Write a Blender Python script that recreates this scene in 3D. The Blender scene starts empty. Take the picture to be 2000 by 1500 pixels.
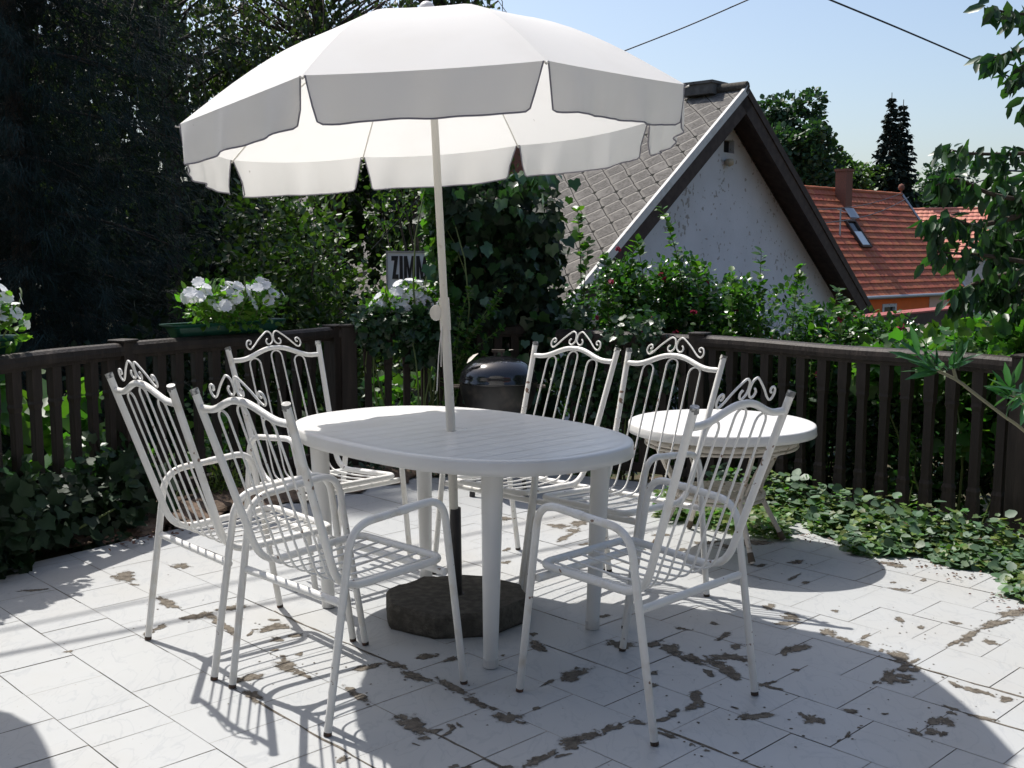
import bpy, math, random
import numpy as np
from mathutils import Vector, Matrix
rng = np.random.default_rng(7); random.seed(7)
S = bpy.context.scene
R = math.radians
# ------------------------------------------------------------------ camera, light, exposure
FPX, PITCH, H = 2122.8, 0.1166, 1.3696
cd = bpy.data.cameras.new('camera'); cam = bpy.data.objects.new('camera', cd); S.collection.objects.link(cam)
cam.location = (0, 0, H); cam.rotation_euler = (math.pi/2-PITCH, 0, 0)
cd.sensor_width = 36; cd.lens = 36*FPX/2000; cd.clip_start = .05; cd.clip_end = 900
S.camera = cam
SUN_AZ, SUN_EL = -40.0, 57.5          # degrees, azimuth clockwise from +Y
W = bpy.data.worlds.new('World'); S.world = W; W.use_nodes = True
nt = W.node_tree; sky = nt.nodes.new('ShaderNodeTexSky'); sky.sky_type = 'NISHITA'; sky.sun_disc = False
sky.sun_elevation = R(SUN_EL); sky.sun_rotation = R(SUN_AZ); sky.air_density = 1.0; sky.dust_density = 2.3; sky.ozone_density = 1.3
nt.links.new(sky.outputs[0], nt.nodes['Background'].inputs[0]); nt.nodes['Background'].inputs[1].default_value = .135
sd = bpy.data.lights.new('sun', 'SUN'); sd.energy = 4.9; sd.angle = R(.53); sd.color = (1, .958, .90)
so = bpy.data.objects.new('sun', sd); S.collection.objects.link(so)
tosun = Vector((math.sin(R(SUN_AZ))*math.cos(R(SUN_EL)), math.cos(R(SUN_AZ))*math.cos(R(SUN_EL)), math.sin(R(SUN_EL))))
so.rotation_euler = tosun.to_track_quat('Z', 'Y').to_euler()
S.view_settings.view_transform = 'Standard'; S.view_settings.look = 'None'
S.view_settings.exposure = .28; S.view_settings.gamma = 1

# ------------------------------------------------------------------ points from photo measurements
_fw = np.array([0, math.cos(PITCH), -math.sin(PITCH)]); _up = np.array([0, math.sin(PITCH), math.cos(PITCH)]); _rt = np.array([1., 0, 0])
def _ray(u, v): return (u-1000)/FPX*_rt-(v-750)/FPX*_up+_fw
def gp(u, v, z=0.):
    d = _ray(u, v); return np.array([0, 0, H])+d*(z-H)/d[2]
def pix(u, v, Y):
    d = _ray(u, v); return np.array([0, 0, H])+d*Y/d[1]

# ------------------------------------------------------------------ materials
def mat(name, col, rough=.5, spec=.5, metal=0, noise=None, bump=None, trans=None, var=None, coat=0, specks=None, stretch=None):
    """col base colour; noise=(scale, colour2, lo, hi[, detail]); bump=(scale, strength); trans=(colour, mix); var=(dh, dv) per island variation"""
    m = bpy.data.materials.new(name); m.use_nodes = True; t = m.node_tree; n = t.nodes; l = t.links
    b = n['Principled BSDF']; b.inputs['Roughness'].default_value = rough; b.inputs['Metallic'].default_value = metal
    b.inputs['Specular IOR Level'].default_value = spec; b.inputs['Coat Weight'].default_value = coat
    c = (*col, 1); out = None
    tc = n.new('ShaderNodeTexCoord'); co = tc.outputs['Object']
    if stretch:
        mp = n.new('ShaderNodeMapping'); mp.inputs['Scale'].default_value = stretch; l.new(co, mp.inputs[0]); co = mp.outputs[0]
    rgb = n.new('ShaderNodeRGB'); rgb.outputs[0].default_value = c; out = rgb.outputs[0]
    if noise:
        nz = n.new('ShaderNodeTexNoise'); nz.inputs['Scale'].default_value = noise[0]; nz.inputs['Detail'].default_value = noise[4] if len(noise) > 4 else 6
        l.new(co, nz.inputs['Vector'])
        mr = n.new('ShaderNodeMapRange'); mr.inputs[1].default_value = noise[2]; mr.inputs[2].default_value = noise[3]
        l.new(nz.outputs['Fac'], mr.inputs[0])
        mx = n.new('ShaderNodeMix'); mx.data_type = 'RGBA'; l.new(mr.outputs[0], mx.inputs[0]); l.new(out, mx.inputs[6]); mx.inputs[7].default_value = (*noise[1], 1)
        out = mx.outputs[2]
    if specks:      # (scale, colour, threshold, strength): small stains gathered in patches
        s1 = n.new('ShaderNodeTexNoise'); s1.inputs['Scale'].default_value = specks[0]; s1.inputs['Detail'].default_value = 3; l.new(co, s1.inputs['Vector'])
        s2 = n.new('ShaderNodeTexNoise'); s2.inputs['Scale'].default_value = specks[0]*.12; l.new(co, s2.inputs['Vector'])
        ad = n.new('ShaderNodeMath'); ad.operation = 'MULTIPLY_ADD'; l.new(s2.outputs['Fac'], ad.inputs[0]); ad.inputs[1].default_value = .45; l.new(s1.outputs['Fac'], ad.inputs[2])
        sr = n.new('ShaderNodeMapRange'); sr.inputs[1].default_value = specks[2]; sr.inputs[2].default_value = specks[2]+.02; sr.inputs[4].default_value = specks[3]; l.new(ad.outputs[0], sr.inputs[0])
        sx = n.new('ShaderNodeMix'); sx.data_type = 'RGBA'; l.new(sr.outputs[0], sx.inputs[0]); l.new(out, sx.inputs[6]); sx.inputs[7].default_value = (*specks[1], 1); out = sx.outputs[2]
    if var:
        g = n.new('ShaderNodeNewGeometry'); hs = n.new('ShaderNodeHueSaturation')
        m1 = n.new('ShaderNodeMapRange'); m1.inputs[3].default_value = .5-var[0]; m1.inputs[4].default_value = .5+var[0]; l.new(g.outputs['Random Per Island'], m1.inputs[0])
        wn = n.new('ShaderNodeTexWhiteNoise'); wn.noise_dimensions = '1D'; l.new(g.outputs['Random Per Island'], wn.inputs['W'])
        m2 = n.new('ShaderNodeMapRange'); m2.inputs[3].default_value = 1-var[1]; m2.inputs[4].default_value = 1+var[1]; l.new(wn.outputs[0], m2.inputs[0])
        l.new(m1.outputs[0], hs.inputs['Hue']); l.new(m2.outputs[0], hs.inputs['Value']); l.new(out, hs.inputs['Color']); out = hs.outputs[0]
    l.new(out, b.inputs['Base Color'])
    if bump:
        nb = n.new('ShaderNodeTexNoise'); nb.inputs['Scale'].default_value = bump[0]; nb.inputs['Detail'].default_value = 5; l.new(co, nb.inputs['Vector'])
        bp = n.new('ShaderNodeBump'); bp.inputs['Strength'].default_value = bump[1]; bp.inputs['Distance'].default_value = .01
        l.new(nb.outputs['Fac'], bp.inputs['Height']); l.new(bp.outputs[0], b.inputs['Normal'])
    if trans:
        tr = n.new('ShaderNodeBsdfTranslucent'); ms = n.new('ShaderNodeMixShader'); ms.inputs[0].default_value = trans[1]
        if trans[0] is None: l.new(out, tr.inputs[0])
        else:
            tm = n.new('ShaderNodeMix'); tm.data_type = 'RGBA'; tm.blend_type = 'MULTIPLY'; tm.inputs[0].default_value = 1
            l.new(out, tm.inputs[6]); tm.inputs[7].default_value = (*trans[0], 1); l.new(tm.outputs[2], tr.inputs[0])
        l.new(b.outputs[0], ms.inputs[1]); l.new(tr.outputs[0], ms.inputs[2]); l.new(ms.outputs[0], n['Material Output'].inputs[0])
    return m
def leafmat(name, col, bright=(1.6, 2.0, .6), mix=.33, rough=.38, var=(.025, .35), spec=.5):
    return mat(name, col, rough=rough, spec=spec, var=var, trans=(bright, mix))
M = {}
M['white_paint'] = mat('white_enamel_paint', (.74, .73, .70), .33, .5, noise=(14, (.60, .55, .47), .56, .80), bump=(60, .15), specks=(42, (.16, .08, .045), .945, .9))
M['rust'] = mat('rusty_tip', (.05, .038, .03), .8, noise=(60, (.16, .08, .05), .5, .7))
M['cap'] = mat('worn_grey_cap', (.16, .16, .155), .35, noise=(50, (.55, .54, .5), .5, .6))
M['plastic'] = None
M['wood'] = mat('dark_stained_wood', (.020, .0145, .011), .6, .3, noise=(22, (.042, .031, .024), .45, .75), bump=(60, .5), stretch=(1, 1, .12))
M['concrete'] = mat('rough_concrete', (.075, .068, .058), .95, .2, noise=(35, (.13, .12, .10), .4, .7), bump=(120, .9))
M['black_tube'] = mat('black_iron', (.022, .020, .022), .5)
M['pole'] = mat('cream_pole_paint', (.70, .67, .60), .4, noise=(25, (.5, .45, .38), .62, .8))
M['cloth'] = mat('white_canvas', (.85, .845, .83), .9, .1, noise=(3, (.80, .79, .765), .5, .8), bump=(700, .06), trans=((1, .985, .95), .34), specks=(16, (.30, .27, .22), 1.02, .6))
M['piping'] = mat('grey_piping', (.34, .33, .38), .8, trans=((1, 1, .9), .4))
M['enamel'] = mat('black_enamel', (.010, .010, .012), .12, .6, coat=.4)
M['bowl'] = mat('sooty_bowl', (.012, .011, .011), .45, noise=(12, (.045, .038, .032), .5, .7))
M['bark'] = mat('bark', (.06, .045, .035), .9, noise=(12, (.11, .09, .07), .4, .7), bump=(30, .7))
M['green_plastic'] = mat('green_plastic', (.004, .050, .032), .35, .5)
M['rattan'] = mat('peeling_white_rattan', (.62, .57, .50), .7, .3, noise=(30, (.30, .22, .15), .60, .68), bump=(90, .5))
M['white_wall'] = mat('white_plaster', (.60, .61, .64), .9, .2, noise=(1.2, (.50, .51, .53), .4, .8), bump=(25, .35), specks=(11, (.20, .17, .13), .875, .65))
M['orange_wall'] = mat('orange_plaster', (.80, .17, .045), .85, .2, noise=(2, (.68, .15, .05), .4, .8))
M['grey_wall'] = mat('grey_plaster', (.30, .28, .26), .9, .2, noise=(2, (.22, .2, .18), .4, .7))
M['brown_board'] = mat('dark_brown_board', (.035, .022, .018), .7, .3, noise=(8, (.06, .042, .034), .4, .7))
M['verge'] = mat('white_verge', (.56, .55, .53), .7, noise=(9, (.45, .43, .40), .5, .7))
M['brick'] = mat('old_brick', (.20, .075, .05), .9, noise=(30, (.12, .06, .045), .4, .7), bump=(60, .6))
M['zinc'] = mat('zinc', (.35, .36, .38), .45, .5, metal=.6)
M['tile_red'] = mat('clay_tile', (.36, .105, .055), .75, .3, var=(.008, .13), noise=(1.5, (.30, .09, .05), .4, .7))
M['tile_pink'] = mat('pale_clay_tile', (.56, .23, .165), .75, .3, var=(.008, .1))
M['glass'] = mat('dark_glass', (.02, .025, .03), .08, .7)
M['pane'] = mat('skylight_glass', (.35, .42, .50), .1, .8)
M['sign_white'] = mat('sign_white', (.84, .87, .90), .5)
M['sign_black'] = mat('sign_black', (.012, .012, .015), .5)
M['soil'] = mat('dry_soil', (.16, .115, .085), .95, .2, noise=(14, (.07, .05, .035), .4, .65), bump=(40, 1.0))
M['cable'] = mat('cable', (.03, .035, .05), .6)
M['blossom'] = mat('white_petal', (.82, .83, .84), .6, .3, trans=(None, .3))
M['pink'] = mat('pink_petal', (.30, .03, .065), .6, .3, var=(.01, .3), trans=(None, .25))
M['stem'] = mat('green_stem', (.10, .14, .04), .6)
M['twig'] = mat('brown_twig', (.10, .075, .05), .8)
M['string'] = mat('white_string', (.72, .70, .66), .8)
# leaves
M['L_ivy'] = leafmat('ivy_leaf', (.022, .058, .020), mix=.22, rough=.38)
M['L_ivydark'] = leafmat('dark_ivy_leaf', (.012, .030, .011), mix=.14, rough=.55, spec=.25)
M['L_vine'] = leafmat('vine_leaf', (.055, .135, .022), mix=.42, rough=.4)
M['L_big'] = leafmat('broad_leaf', (.055, .13, .024), mix=.45, rough=.4)
M['L_bush'] = leafmat('shrub_leaf', (.045, .085, .022), mix=.3, rough=.45)
M['L_rose'] = leafmat('rose_leaf', (.042, .105, .028), mix=.34, rough=.28)
M['L_cherry'] = leafmat('cherry_leaf', (.024, .070, .024), mix=.3, rough=.4)
M['L_cover'] = leafmat('cover_leaf', (.075, .14, .075), mix=.18, rough=.5, var=(.03, .35))
M['L_coverb'] = leafmat('bright_cover_leaf', (.10, .17, .04), mix=.3, rough=.5, var=(.05, .4))
M['L_ole'] = leafmat('oleander_leaf', (.035, .11, .045), mix=.3, rough=.3)
M['L_fl'] = leafmat('bedding_leaf', (.09, .19, .03), mix=.42, rough=.4)
M['L_spruce'] = leafmat('spruce_needle', (.013, .030, .027), bright=(1, 1, 1), mix=.06, rough=.7, var=(.02, .5), spec=.2)
M['L_birch'] = leafmat('birch_leaf', (.050, .075, .030), mix=.3, rough=.5)
M['L_poplar'] = leafmat('poplar_leaf', (.030, .070, .035), mix=.25, rough=.5)
M['L_poplar2'] = leafmat('light_tree_leaf', (.055, .10, .040), mix=.3, rough=.5)
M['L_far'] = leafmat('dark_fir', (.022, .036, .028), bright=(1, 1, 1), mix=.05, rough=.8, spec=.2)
M['L_grass'] = leafmat('grass_blade', (.10, .14, .04), mix=.35, rough=.5)

# floor tile material: marbled white glaze
def tile_material():
    m = bpy.data.materials.new('marbled_white_tile'); m.use_nodes = True; t = m.node_tree; n = t.nodes; l = t.links; b = n['Principled BSDF']
    tc = n.new('ShaderNodeTexCoord'); g = n.new('ShaderNodeNewGeometry')
    add = n.new('ShaderNodeVectorMath'); add.operation = 'MULTIPLY_ADD'
    comb = n.new('ShaderNodeCombineXYZ'); l.new(g.outputs['Random Per Island'], comb.inputs[0]); l.new(g.outputs['Random Per Island'], comb.inputs[2])
    add.inputs[1].default_value = (37, 37, 37); l.new(comb.outputs[0], add.inputs[0]); l.new(tc.outputs['Object'], add.inputs[2])
    mp = n.new('ShaderNodeMapping'); mp.inputs['Rotation'].default_value = (0, 0, R(20)); mp.inputs['Scale'].default_value = (1, .45, 1); l.new(add.outputs[0], mp.inputs[0])
    nz = n.new('ShaderNodeTexNoise'); nz.inputs['Scale'].default_value = 9; nz.inputs['Detail'].default_value = 5; nz.inputs['Distortion'].default_value = 1.3; l.new(mp.outputs[0], nz.inputs['Vector'])
    sub = n.new('ShaderNodeMath'); sub.operation = 'SUBTRACT'; l.new(nz.outputs['Fac'], sub.inputs[0]); sub.inputs[1].default_value = .5
    ab = n.new('ShaderNodeMath'); ab.operation = 'ABSOLUTE'; l.new(sub.outputs[0], ab.inputs[0])
    mr = n.new('ShaderNodeMapRange'); mr.inputs[1].default_value = .0; mr.inputs[2].default_value = .022; mr.inputs[3].default_value = .55; mr.inputs[4].default_value = 0; l.new(ab.outputs[0], mr.inputs[0])
    mx = n.new('ShaderNodeMix'); mx.data_type = 'RGBA'; l.new(mr.outputs[0], mx.inputs[0]); mx.inputs[6].default_value = (.42, .43, .43, 1); mx.inputs[7].default_value = (.335, .35, .365, 1)
    n2 = n.new('ShaderNodeTexNoise'); n2.inputs['Scale'].default_value = 1.4; n2.inputs['Detail'].default_value = 7; l.new(tc.outputs['Object'], n2.inputs['Vector'])
    m2 = n.new('ShaderNodeMapRange'); m2.inputs[1].default_value = .5; m2.inputs[2].default_value = .78; m2.inputs[4].default_value = .55; l.new(n2.outputs['Fac'], m2.inputs[0])
    mx2 = n.new('ShaderNodeMix'); mx2.data_type = 'RGBA'; l.new(m2.outputs[0], mx2.inputs[0]); l.new(mx.outputs[2], mx2.inputs[6]); mx2.inputs[7].default_value = (.365, .345, .305, 1)
    # small dirt specks
    vz = n.new('ShaderNodeTexNoise'); vz.inputs['Scale'].default_value = 75; vz.inputs['Detail'].default_value = 2; l.new(tc.outputs['Object'], vz.inputs['Vector'])
    m3 = n.new('ShaderNodeMapRange'); m3.inputs[1].default_value = .735; m3.inputs[2].default_value = .76; m3.inputs[4].default_value = .8; l.new(vz.outputs['Fac'], m3.inputs[0])
    mx3 = n.new('ShaderNodeMix'); mx3.data_type = 'RGBA'; l.new(m3.outputs[0], mx3.inputs[0]); l.new(mx2.outputs[2], mx3.inputs[6]); mx3.inputs[7].default_value = (.2, .16, .12, 1)
    l.new(mx3.outputs[2], b.inputs['Base Color']); b.inputs['Roughness'].default_value = .34; b.inputs['Specular IOR Level'].default_value = .35
    m4 = n.new('ShaderNodeMapRange'); m4.inputs[3].default_value = .25; m4.inputs[4].default_value = .55; l.new(n2.outputs['Fac'], m4.inputs[0]); l.new(m4.outputs[0], b.inputs['Roughness'])
    return m
M['tile'] = tile_material()
M['grout'] = mat('dirty_grout', (.33, .28, .22), .95, .2, noise=(3.5, (.10, .08, .06), .50, .62))
M['chip'] = mat('bare_mortar', (.165, .145, .118), .95, .2, noise=(30, (.075, .064, .052), .42, .68), bump=(90, 1.0))
def ragged(m):
    t = m.node_tree; n = t.nodes; l = t.links; b = n['Principled BSDF']; at = n.new('ShaderNodeAttribute'); at.attribute_name = 'edge'
    tc = n.new('ShaderNodeTexCoord'); nz = n.new('ShaderNodeTexNoise'); nz.inputs['Scale'].default_value = 38; nz.inputs['Detail'].default_value = 6; nz.inputs['Roughness'].default_value = .62; l.new(tc.outputs['Object'], nz.inputs['Vector'])
    ma = n.new('ShaderNodeMath'); ma.operation = 'MULTIPLY_ADD'; ma.inputs[1].default_value = 2.0; l.new(nz.outputs['Fac'], ma.inputs[0]); l.new(at.outputs['Fac'], ma.inputs[2])
    core = n.new('ShaderNodeMapRange'); core.inputs[1].default_value = 1.68; core.inputs[2].default_value = 1.72; core.inputs[3].default_value = 1; core.inputs[4].default_value = 0; l.new(ma.outputs[0], core.inputs[0])
    halo = n.new('ShaderNodeMapRange'); halo.inputs[1].default_value = 1.70; halo.inputs[2].default_value = 2.0; halo.inputs[3].default_value = .30; halo.inputs[4].default_value = 0; l.new(ma.outputs[0], halo.inputs[0])
    mx = n.new('ShaderNodeMath'); mx.operation = 'MAXIMUM'; l.new(core.outputs[0], mx.inputs[0]); l.new(halo.outputs[0], mx.inputs[1]); l.new(mx.outputs[0], b.inputs['Alpha'])
ragged(M['chip'])
M['leaflitter'] = mat('dry_leaf', (.10, .055, .035), .7, var=(.02, .4))

def slat_plastic():
    m = bpy.data.materials.new('white_moulded_plastic'); m.use_nodes = True; t = m.node_tree; n = t.nodes; l = t.links; b = n['Principled BSDF']
    tc = n.new('ShaderNodeTexCoord'); nz = n.new('ShaderNodeTexNoise'); nz.inputs['Scale'].default_value = 5; nz.inputs['Detail'].default_value = 6; l.new(tc.outputs['Object'], nz.inputs['Vector'])
    mr = n.new('ShaderNodeMapRange'); mr.inputs[1].default_value = .5; mr.inputs[2].default_value = .8; l.new(nz.outputs['Fac'], mr.inputs[0])
    mx = n.new('ShaderNodeMix'); mx.data_type = 'RGBA'; l.new(mr.outputs[0], mx.inputs[0]); mx.inputs[6].default_value = (.72, .715, .70, 1); mx.inputs[7].default_value = (.66, .645, .61, 1)
    l.new(mx.outputs[2], b.inputs['Base Color']); b.inputs['Roughness'].default_value = .32
    b.inputs['Subsurface Weight'].default_value = 0
    return m
M['plastic'] = slat_plastic()

# grey shingle roof: squares laid on the diagonal, light worn edges, moss in the joints
def shingle_material():
    m = bpy.data.materials.new('grey_diagonal_shingles'); m.use_nodes = True; t = m.node_tree; n = t.nodes; l = t.links; b = n['Principled BSDF']
    tc = n.new('ShaderNodeTexCoord'); mp = n.new('ShaderNodeMapping'); mp.inputs['Rotation'].default_value = (0, 0, R(45)); mp.inputs['Scale'].default_value = (1/.33,)*3
    wob = n.new('ShaderNodeTexNoise'); wob.inputs['Scale'].default_value = 3; l.new(tc.outputs['Object'], wob.inputs['Vector'])
    wm = n.new('ShaderNodeVectorMath'); wm.operation = 'SCALE'; wm.inputs[3].default_value = .06; l.new(wob.outputs['Color'], wm.inputs[0])
    wa = n.new('ShaderNodeVectorMath'); l.new(tc.outputs['Object'], wa.inputs[0]); l.new(wm.outputs[0], wa.inputs[1]); l.new(wa.outputs[0], mp.inputs[0])
    fr = n.new('ShaderNodeVectorMath'); fr.operation = 'FRACTION'; l.new(mp.outputs[0], fr.inputs[0])
    sp = n.new('ShaderNodeSeparateXYZ'); l.new(fr.outputs[0], sp.inputs[0])
    def edge(o):   # distance to the nearest cell edge 0..0.5
        a = n.new('ShaderNodeMath'); a.operation = 'SUBTRACT'; l.new(o, a.inputs[0]); a.inputs[1].default_value = .5
        c = n.new('ShaderNodeMath'); c.operation = 'ABSOLUTE'; l.new(a.outputs[0], c.inputs[0])
        e = n.new('ShaderNodeMath'); e.operation = 'SUBTRACT'; e.inputs[0].default_value = .5; l.new(c.outputs[0], e.inputs[1]); return e.outputs[0]
    ex, ey = edge(sp.outputs[0]), edge(sp.outputs[1])
    mn = n.new('ShaderNodeMath'); mn.operation = 'MINIMUM'; l.new(ex, mn.inputs[0]); l.new(ey, mn.inputs[1])
    sm = n.new('ShaderNodeMath'); sm.operation = 'ADD'; l.new(ex, sm.inputs[0]); l.new(ey, sm.inputs[1])
    nz = n.new('ShaderNodeTexNoise'); nz.inputs['Scale'].default_value = 22; nz.inputs['Detail'].default_value = 8; l.new(tc.outputs['Object'], nz.inputs['Vector'])
    nl = n.new('ShaderNodeTexNoise'); nl.inputs['Scale'].default_value = 2.2; nl.inputs['Detail'].default_value = 4; l.new(tc.outputs['Object'], nl.inputs['Vector'])
    def mix(f, a, c):
        x = n.new('ShaderNodeMix'); x.data_type = 'RGBA'
        l.new(f, x.inputs[0])
        if isinstance(a, tuple): x.inputs[6].default_value = (*a, 1)
        else: l.new(a, x.inputs[6])
        x.inputs[7].default_value = (*c, 1); return x.outputs[2]
    def rmp(o, a, c, d=0, e=1):
        x = n.new('ShaderNodeMapRange'); x.inputs[1].default_value = a; x.inputs[2].default_value = c; x.inputs[3].default_value = d; x.inputs[4].default_value = e; l.new(o, x.inputs[0]); return x.outputs[0]
    c = mix(rmp(nz.outputs['Fac'], .35, .7), (.150, .140, .130), (.075, .070, .062))
    c = mix(rmp(nl.outputs['Fac'], .52, .70, 0, .55), c, (.25, .235, .215))
    c = mix(rmp(mn.outputs[0], .07, .16, .55, 0), c, (.26, .245, .22))
    gap = n.new('ShaderNodeMath'); gap.operation = 'MULTIPLY'; l.new(rmp(sp.outputs[1], .035, .06, 1, 0), gap.inputs[0]); gap.inputs[1].default_value = 1
    c = mix(gap.outputs[0], c, (.02, .018, .016))
    g2 = n.new('ShaderNodeMath'); g2.operation = 'MULTIPLY'; l.new(rmp(sp.outputs[0], .02, .035, 1, 0), g2.inputs[0]); l.new(rmp(nl.outputs['Fac'], .4, .5), g2.inputs[1])
    c = mix(g2.outputs[0], c, (.05, .045, .04))
    mo = n.new('ShaderNodeMath'); mo.operation = 'MULTIPLY'; l.new(rmp(sm.outputs[0], .13, .17, 1, 0), mo.inputs[0])
    cellr = n.new('ShaderNodeTexWhiteNoise'); fl = n.new('ShaderNodeVectorMath'); fl.operation = 'FLOOR'
    hv = n.new('ShaderNodeVectorMath'); hv.inputs[1].default_value = (.5, .5, 0); l.new(mp.outputs[0], hv.inputs[0]); l.new(hv.outputs[0], fl.inputs[0]); l.new(fl.outputs[0], cellr.inputs['Vector'])
    l.new(rmp(cellr.outputs[0], .45, .5), mo.inputs[1]); c = mix(mo.outputs[0], c, (.012, .013, .010))
    l.new(c, b.inputs['Base Color']); b.inputs['Roughness'].default_value = .95; b.inputs['Specular IOR Level'].default_value = .2
    bp = n.new('ShaderNodeBump'); bp.inputs['Strength'].default_value = .8; bp.inputs['Distance'].default_value = .02; l.new(rmp(mn.outputs[0], 0, .1), bp.inputs['Height']); l.new(bp.outputs[0], b.inputs['Normal'])
    return m
M['shingle'] = shingle_material()

# ------------------------------------------------------------------ object helpers
def link(o): S.collection.objects.link(o); return o
def tag(o, label=None, cat=None, group=None, kind=None):
    if label: o['label'] = label
    if cat: o['category'] = cat
    if group: o['group'] = group
    if kind: o['kind'] = kind
    return o
def empty(name, loc=(0, 0, 0), rz=0, label=None, cat=None, group=None):
    o = link(bpy.data.objects.new(name, None)); o.location = loc; o.rotation_euler = (0, 0, rz); o.empty_display_size = .1
    return tag(o, label, cat, group)
def children(o): return [c for c in bpy.data.objects if c.parent == o]
def copy_tree(o, parent=None):
    kids = children(o); c = o.copy(); link(c); c.parent = parent
    for ch in kids: copy_tree(ch, c)
    return c
class MB:
    def __init__(s): s.v = []; s.f = []; s.mi = []; s.sm = []; s.cur = 0
    def add(s, vs, fs, smooth=False):
        o = len(s.v); s.v += [tuple(map(float, p)) for p in vs]
        for f in fs: s.f.append(tuple(i+o for i in f)); s.mi.append(s.cur); s.sm.append(smooth)
    def box(s, c, d, rz=0, M4=None):
        x, y, z = d[0]/2, d[1]/2, d[2]/2
        vs = [Vector((a*x, b*y, e*z)) for e in (-1, 1) for b in (-1, 1) for a in (-1, 1)]
        Rm = Matrix.Rotation(rz, 3, 'Z') if M4 is None else M4
        vs = [Rm @ v + Vector(c) for v in vs]
        s.add(vs, [(0, 2, 3, 1), (4, 5, 7, 6), (0, 1, 5, 4), (2, 6, 7, 3), (0, 4, 6, 2), (1, 3, 7, 5)])
    def tube(s, pts, r, n=8, caps=True, closed=False, flat=None):
        P = [Vector(p) for p in pts]; N = len(P)
        rr = r if hasattr(r, '__len__') else [r]*N
        T = []
        for i in range(N):
            a = P[(i-1) % N] if (closed or i > 0) else P[i]; b = P[(i+1) % N] if (closed or i < N-1) else P[i]
            T.append((b-a).normalized())
        up = Vector((0, 0, 1)) if abs(T[0].z) < .9 else Vector((1, 0, 0))
        u = T[0].cross(up).normalized(); vs = []
        for i in range(N):
            u = (u-T[i]*u.dot(T[i])); u.normalize(); w = T[i].cross(u)
            for k in range(n):
                a = 2*math.pi*k/n; vs.append(P[i]+(u*math.cos(a)+w*math.sin(a))*rr[i])
        fs = []
        for i in range(N if closed else N-1):
            j = (i+1) % N
            for k in range(n): fs.append((i*n+k, i*n+(k+1) % n, j*n+(k+1) % n, j*n+k))
        s.add(vs, fs, True)
        if caps and not closed:
            s.add(vs[:n], [tuple(range(n))[::-1]]); s.add(vs[-n:], [tuple(range(n))])
    def lathe(s, prof, n=32, c=(0, 0, 0), smooth=True, seg=None):
        vs = []; c = Vector(c)
        for (r, z) in prof:
            for k in range(n): a = 2*math.pi*k/n; vs.append((c.x+r*math.cos(a), c.y+r*math.sin(a), c.z+z))
        fs = [(i*n+k, i*n+(k+1) % n, (i+1)*n+(k+1) % n, (i+1)*n+k) for i in range(len(prof)-1) for k in range(n)]
        s.add(vs, fs, smooth)
    def ngon(s, ring, flip=False): s.add(ring, [tuple(range(len(ring)))[::-1] if flip else tuple(range(len(ring)))])
    def prism(s, ring, dz):
        a = [Vector(p) for p in ring]; dz = Vector(dz); b = [p+dz for p in a]; n = len(a)
        s.add(a+b, [tuple(range(n))[::-1], tuple(range(n, 2*n))]+[(i, (i+1) % n, n+(i+1) % n, n+i) for i in range(n)])
    def build(s, name, mats, parent=None, bevel=0):
        me = bpy.data.meshes.new(name); me.from_pydata(s.v, [], s.f)
        mats = mats if isinstance(mats, (list, tuple)) else [mats]
        for m in mats: me.materials.append(m)
        me.polygons.foreach_set('material_index', s.mi); me.polygons.foreach_set('use_smooth', s.sm); me.update()
        o = link(bpy.data.objects.new(name, me)); o.parent = parent
        if bevel:
            b = o.modifiers.new('bevel', 'BEVEL'); b.width = bevel; b.segments = 2; b.limit_method = 'ANGLE'
        return o
def fillet(pts, rad, n=6):
    """polyline with rounded corners"""
    P = [Vector(p) for p in pts]; out = [P[0]]
    rr = rad if hasattr(rad, '__len__') else [rad]*len(P)
    for i in range(1, len(P)-1):
        a, b, c = P[i-1], P[i], P[i+1]; d1 = (a-b); d2 = (c-b); r = min(rr[i], d1.length*.49, d2.length*.49)
        if r <= 0: out.append(b); continue
        p, q = b+d1.normalized()*r, b+d2.normalized()*r
        for k in range(n+1):
            t = k/n; out.append(p*(1-t)**2+b*2*t*(1-t)+q*t*t)
    out.append(P[-1]); return out
def spline(pts, n=8):
    P = [Vector(p) for p in pts]; out = []
    for i in range(len(P)-1):
        p0, p1, p2, p3 = P[max(i-1, 0)], P[i], P[i+1], P[min(i+2, len(P)-1)]
        for k in range(n):
            t = k/n; out.append(.5*((2*p1)+(p2-p0)*t+(2*p0-5*p1+4*p2-p3)*t*t+(3*p1-p0-3*p2+p3)*t**3))
    out.append(P[-1]); return out

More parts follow.
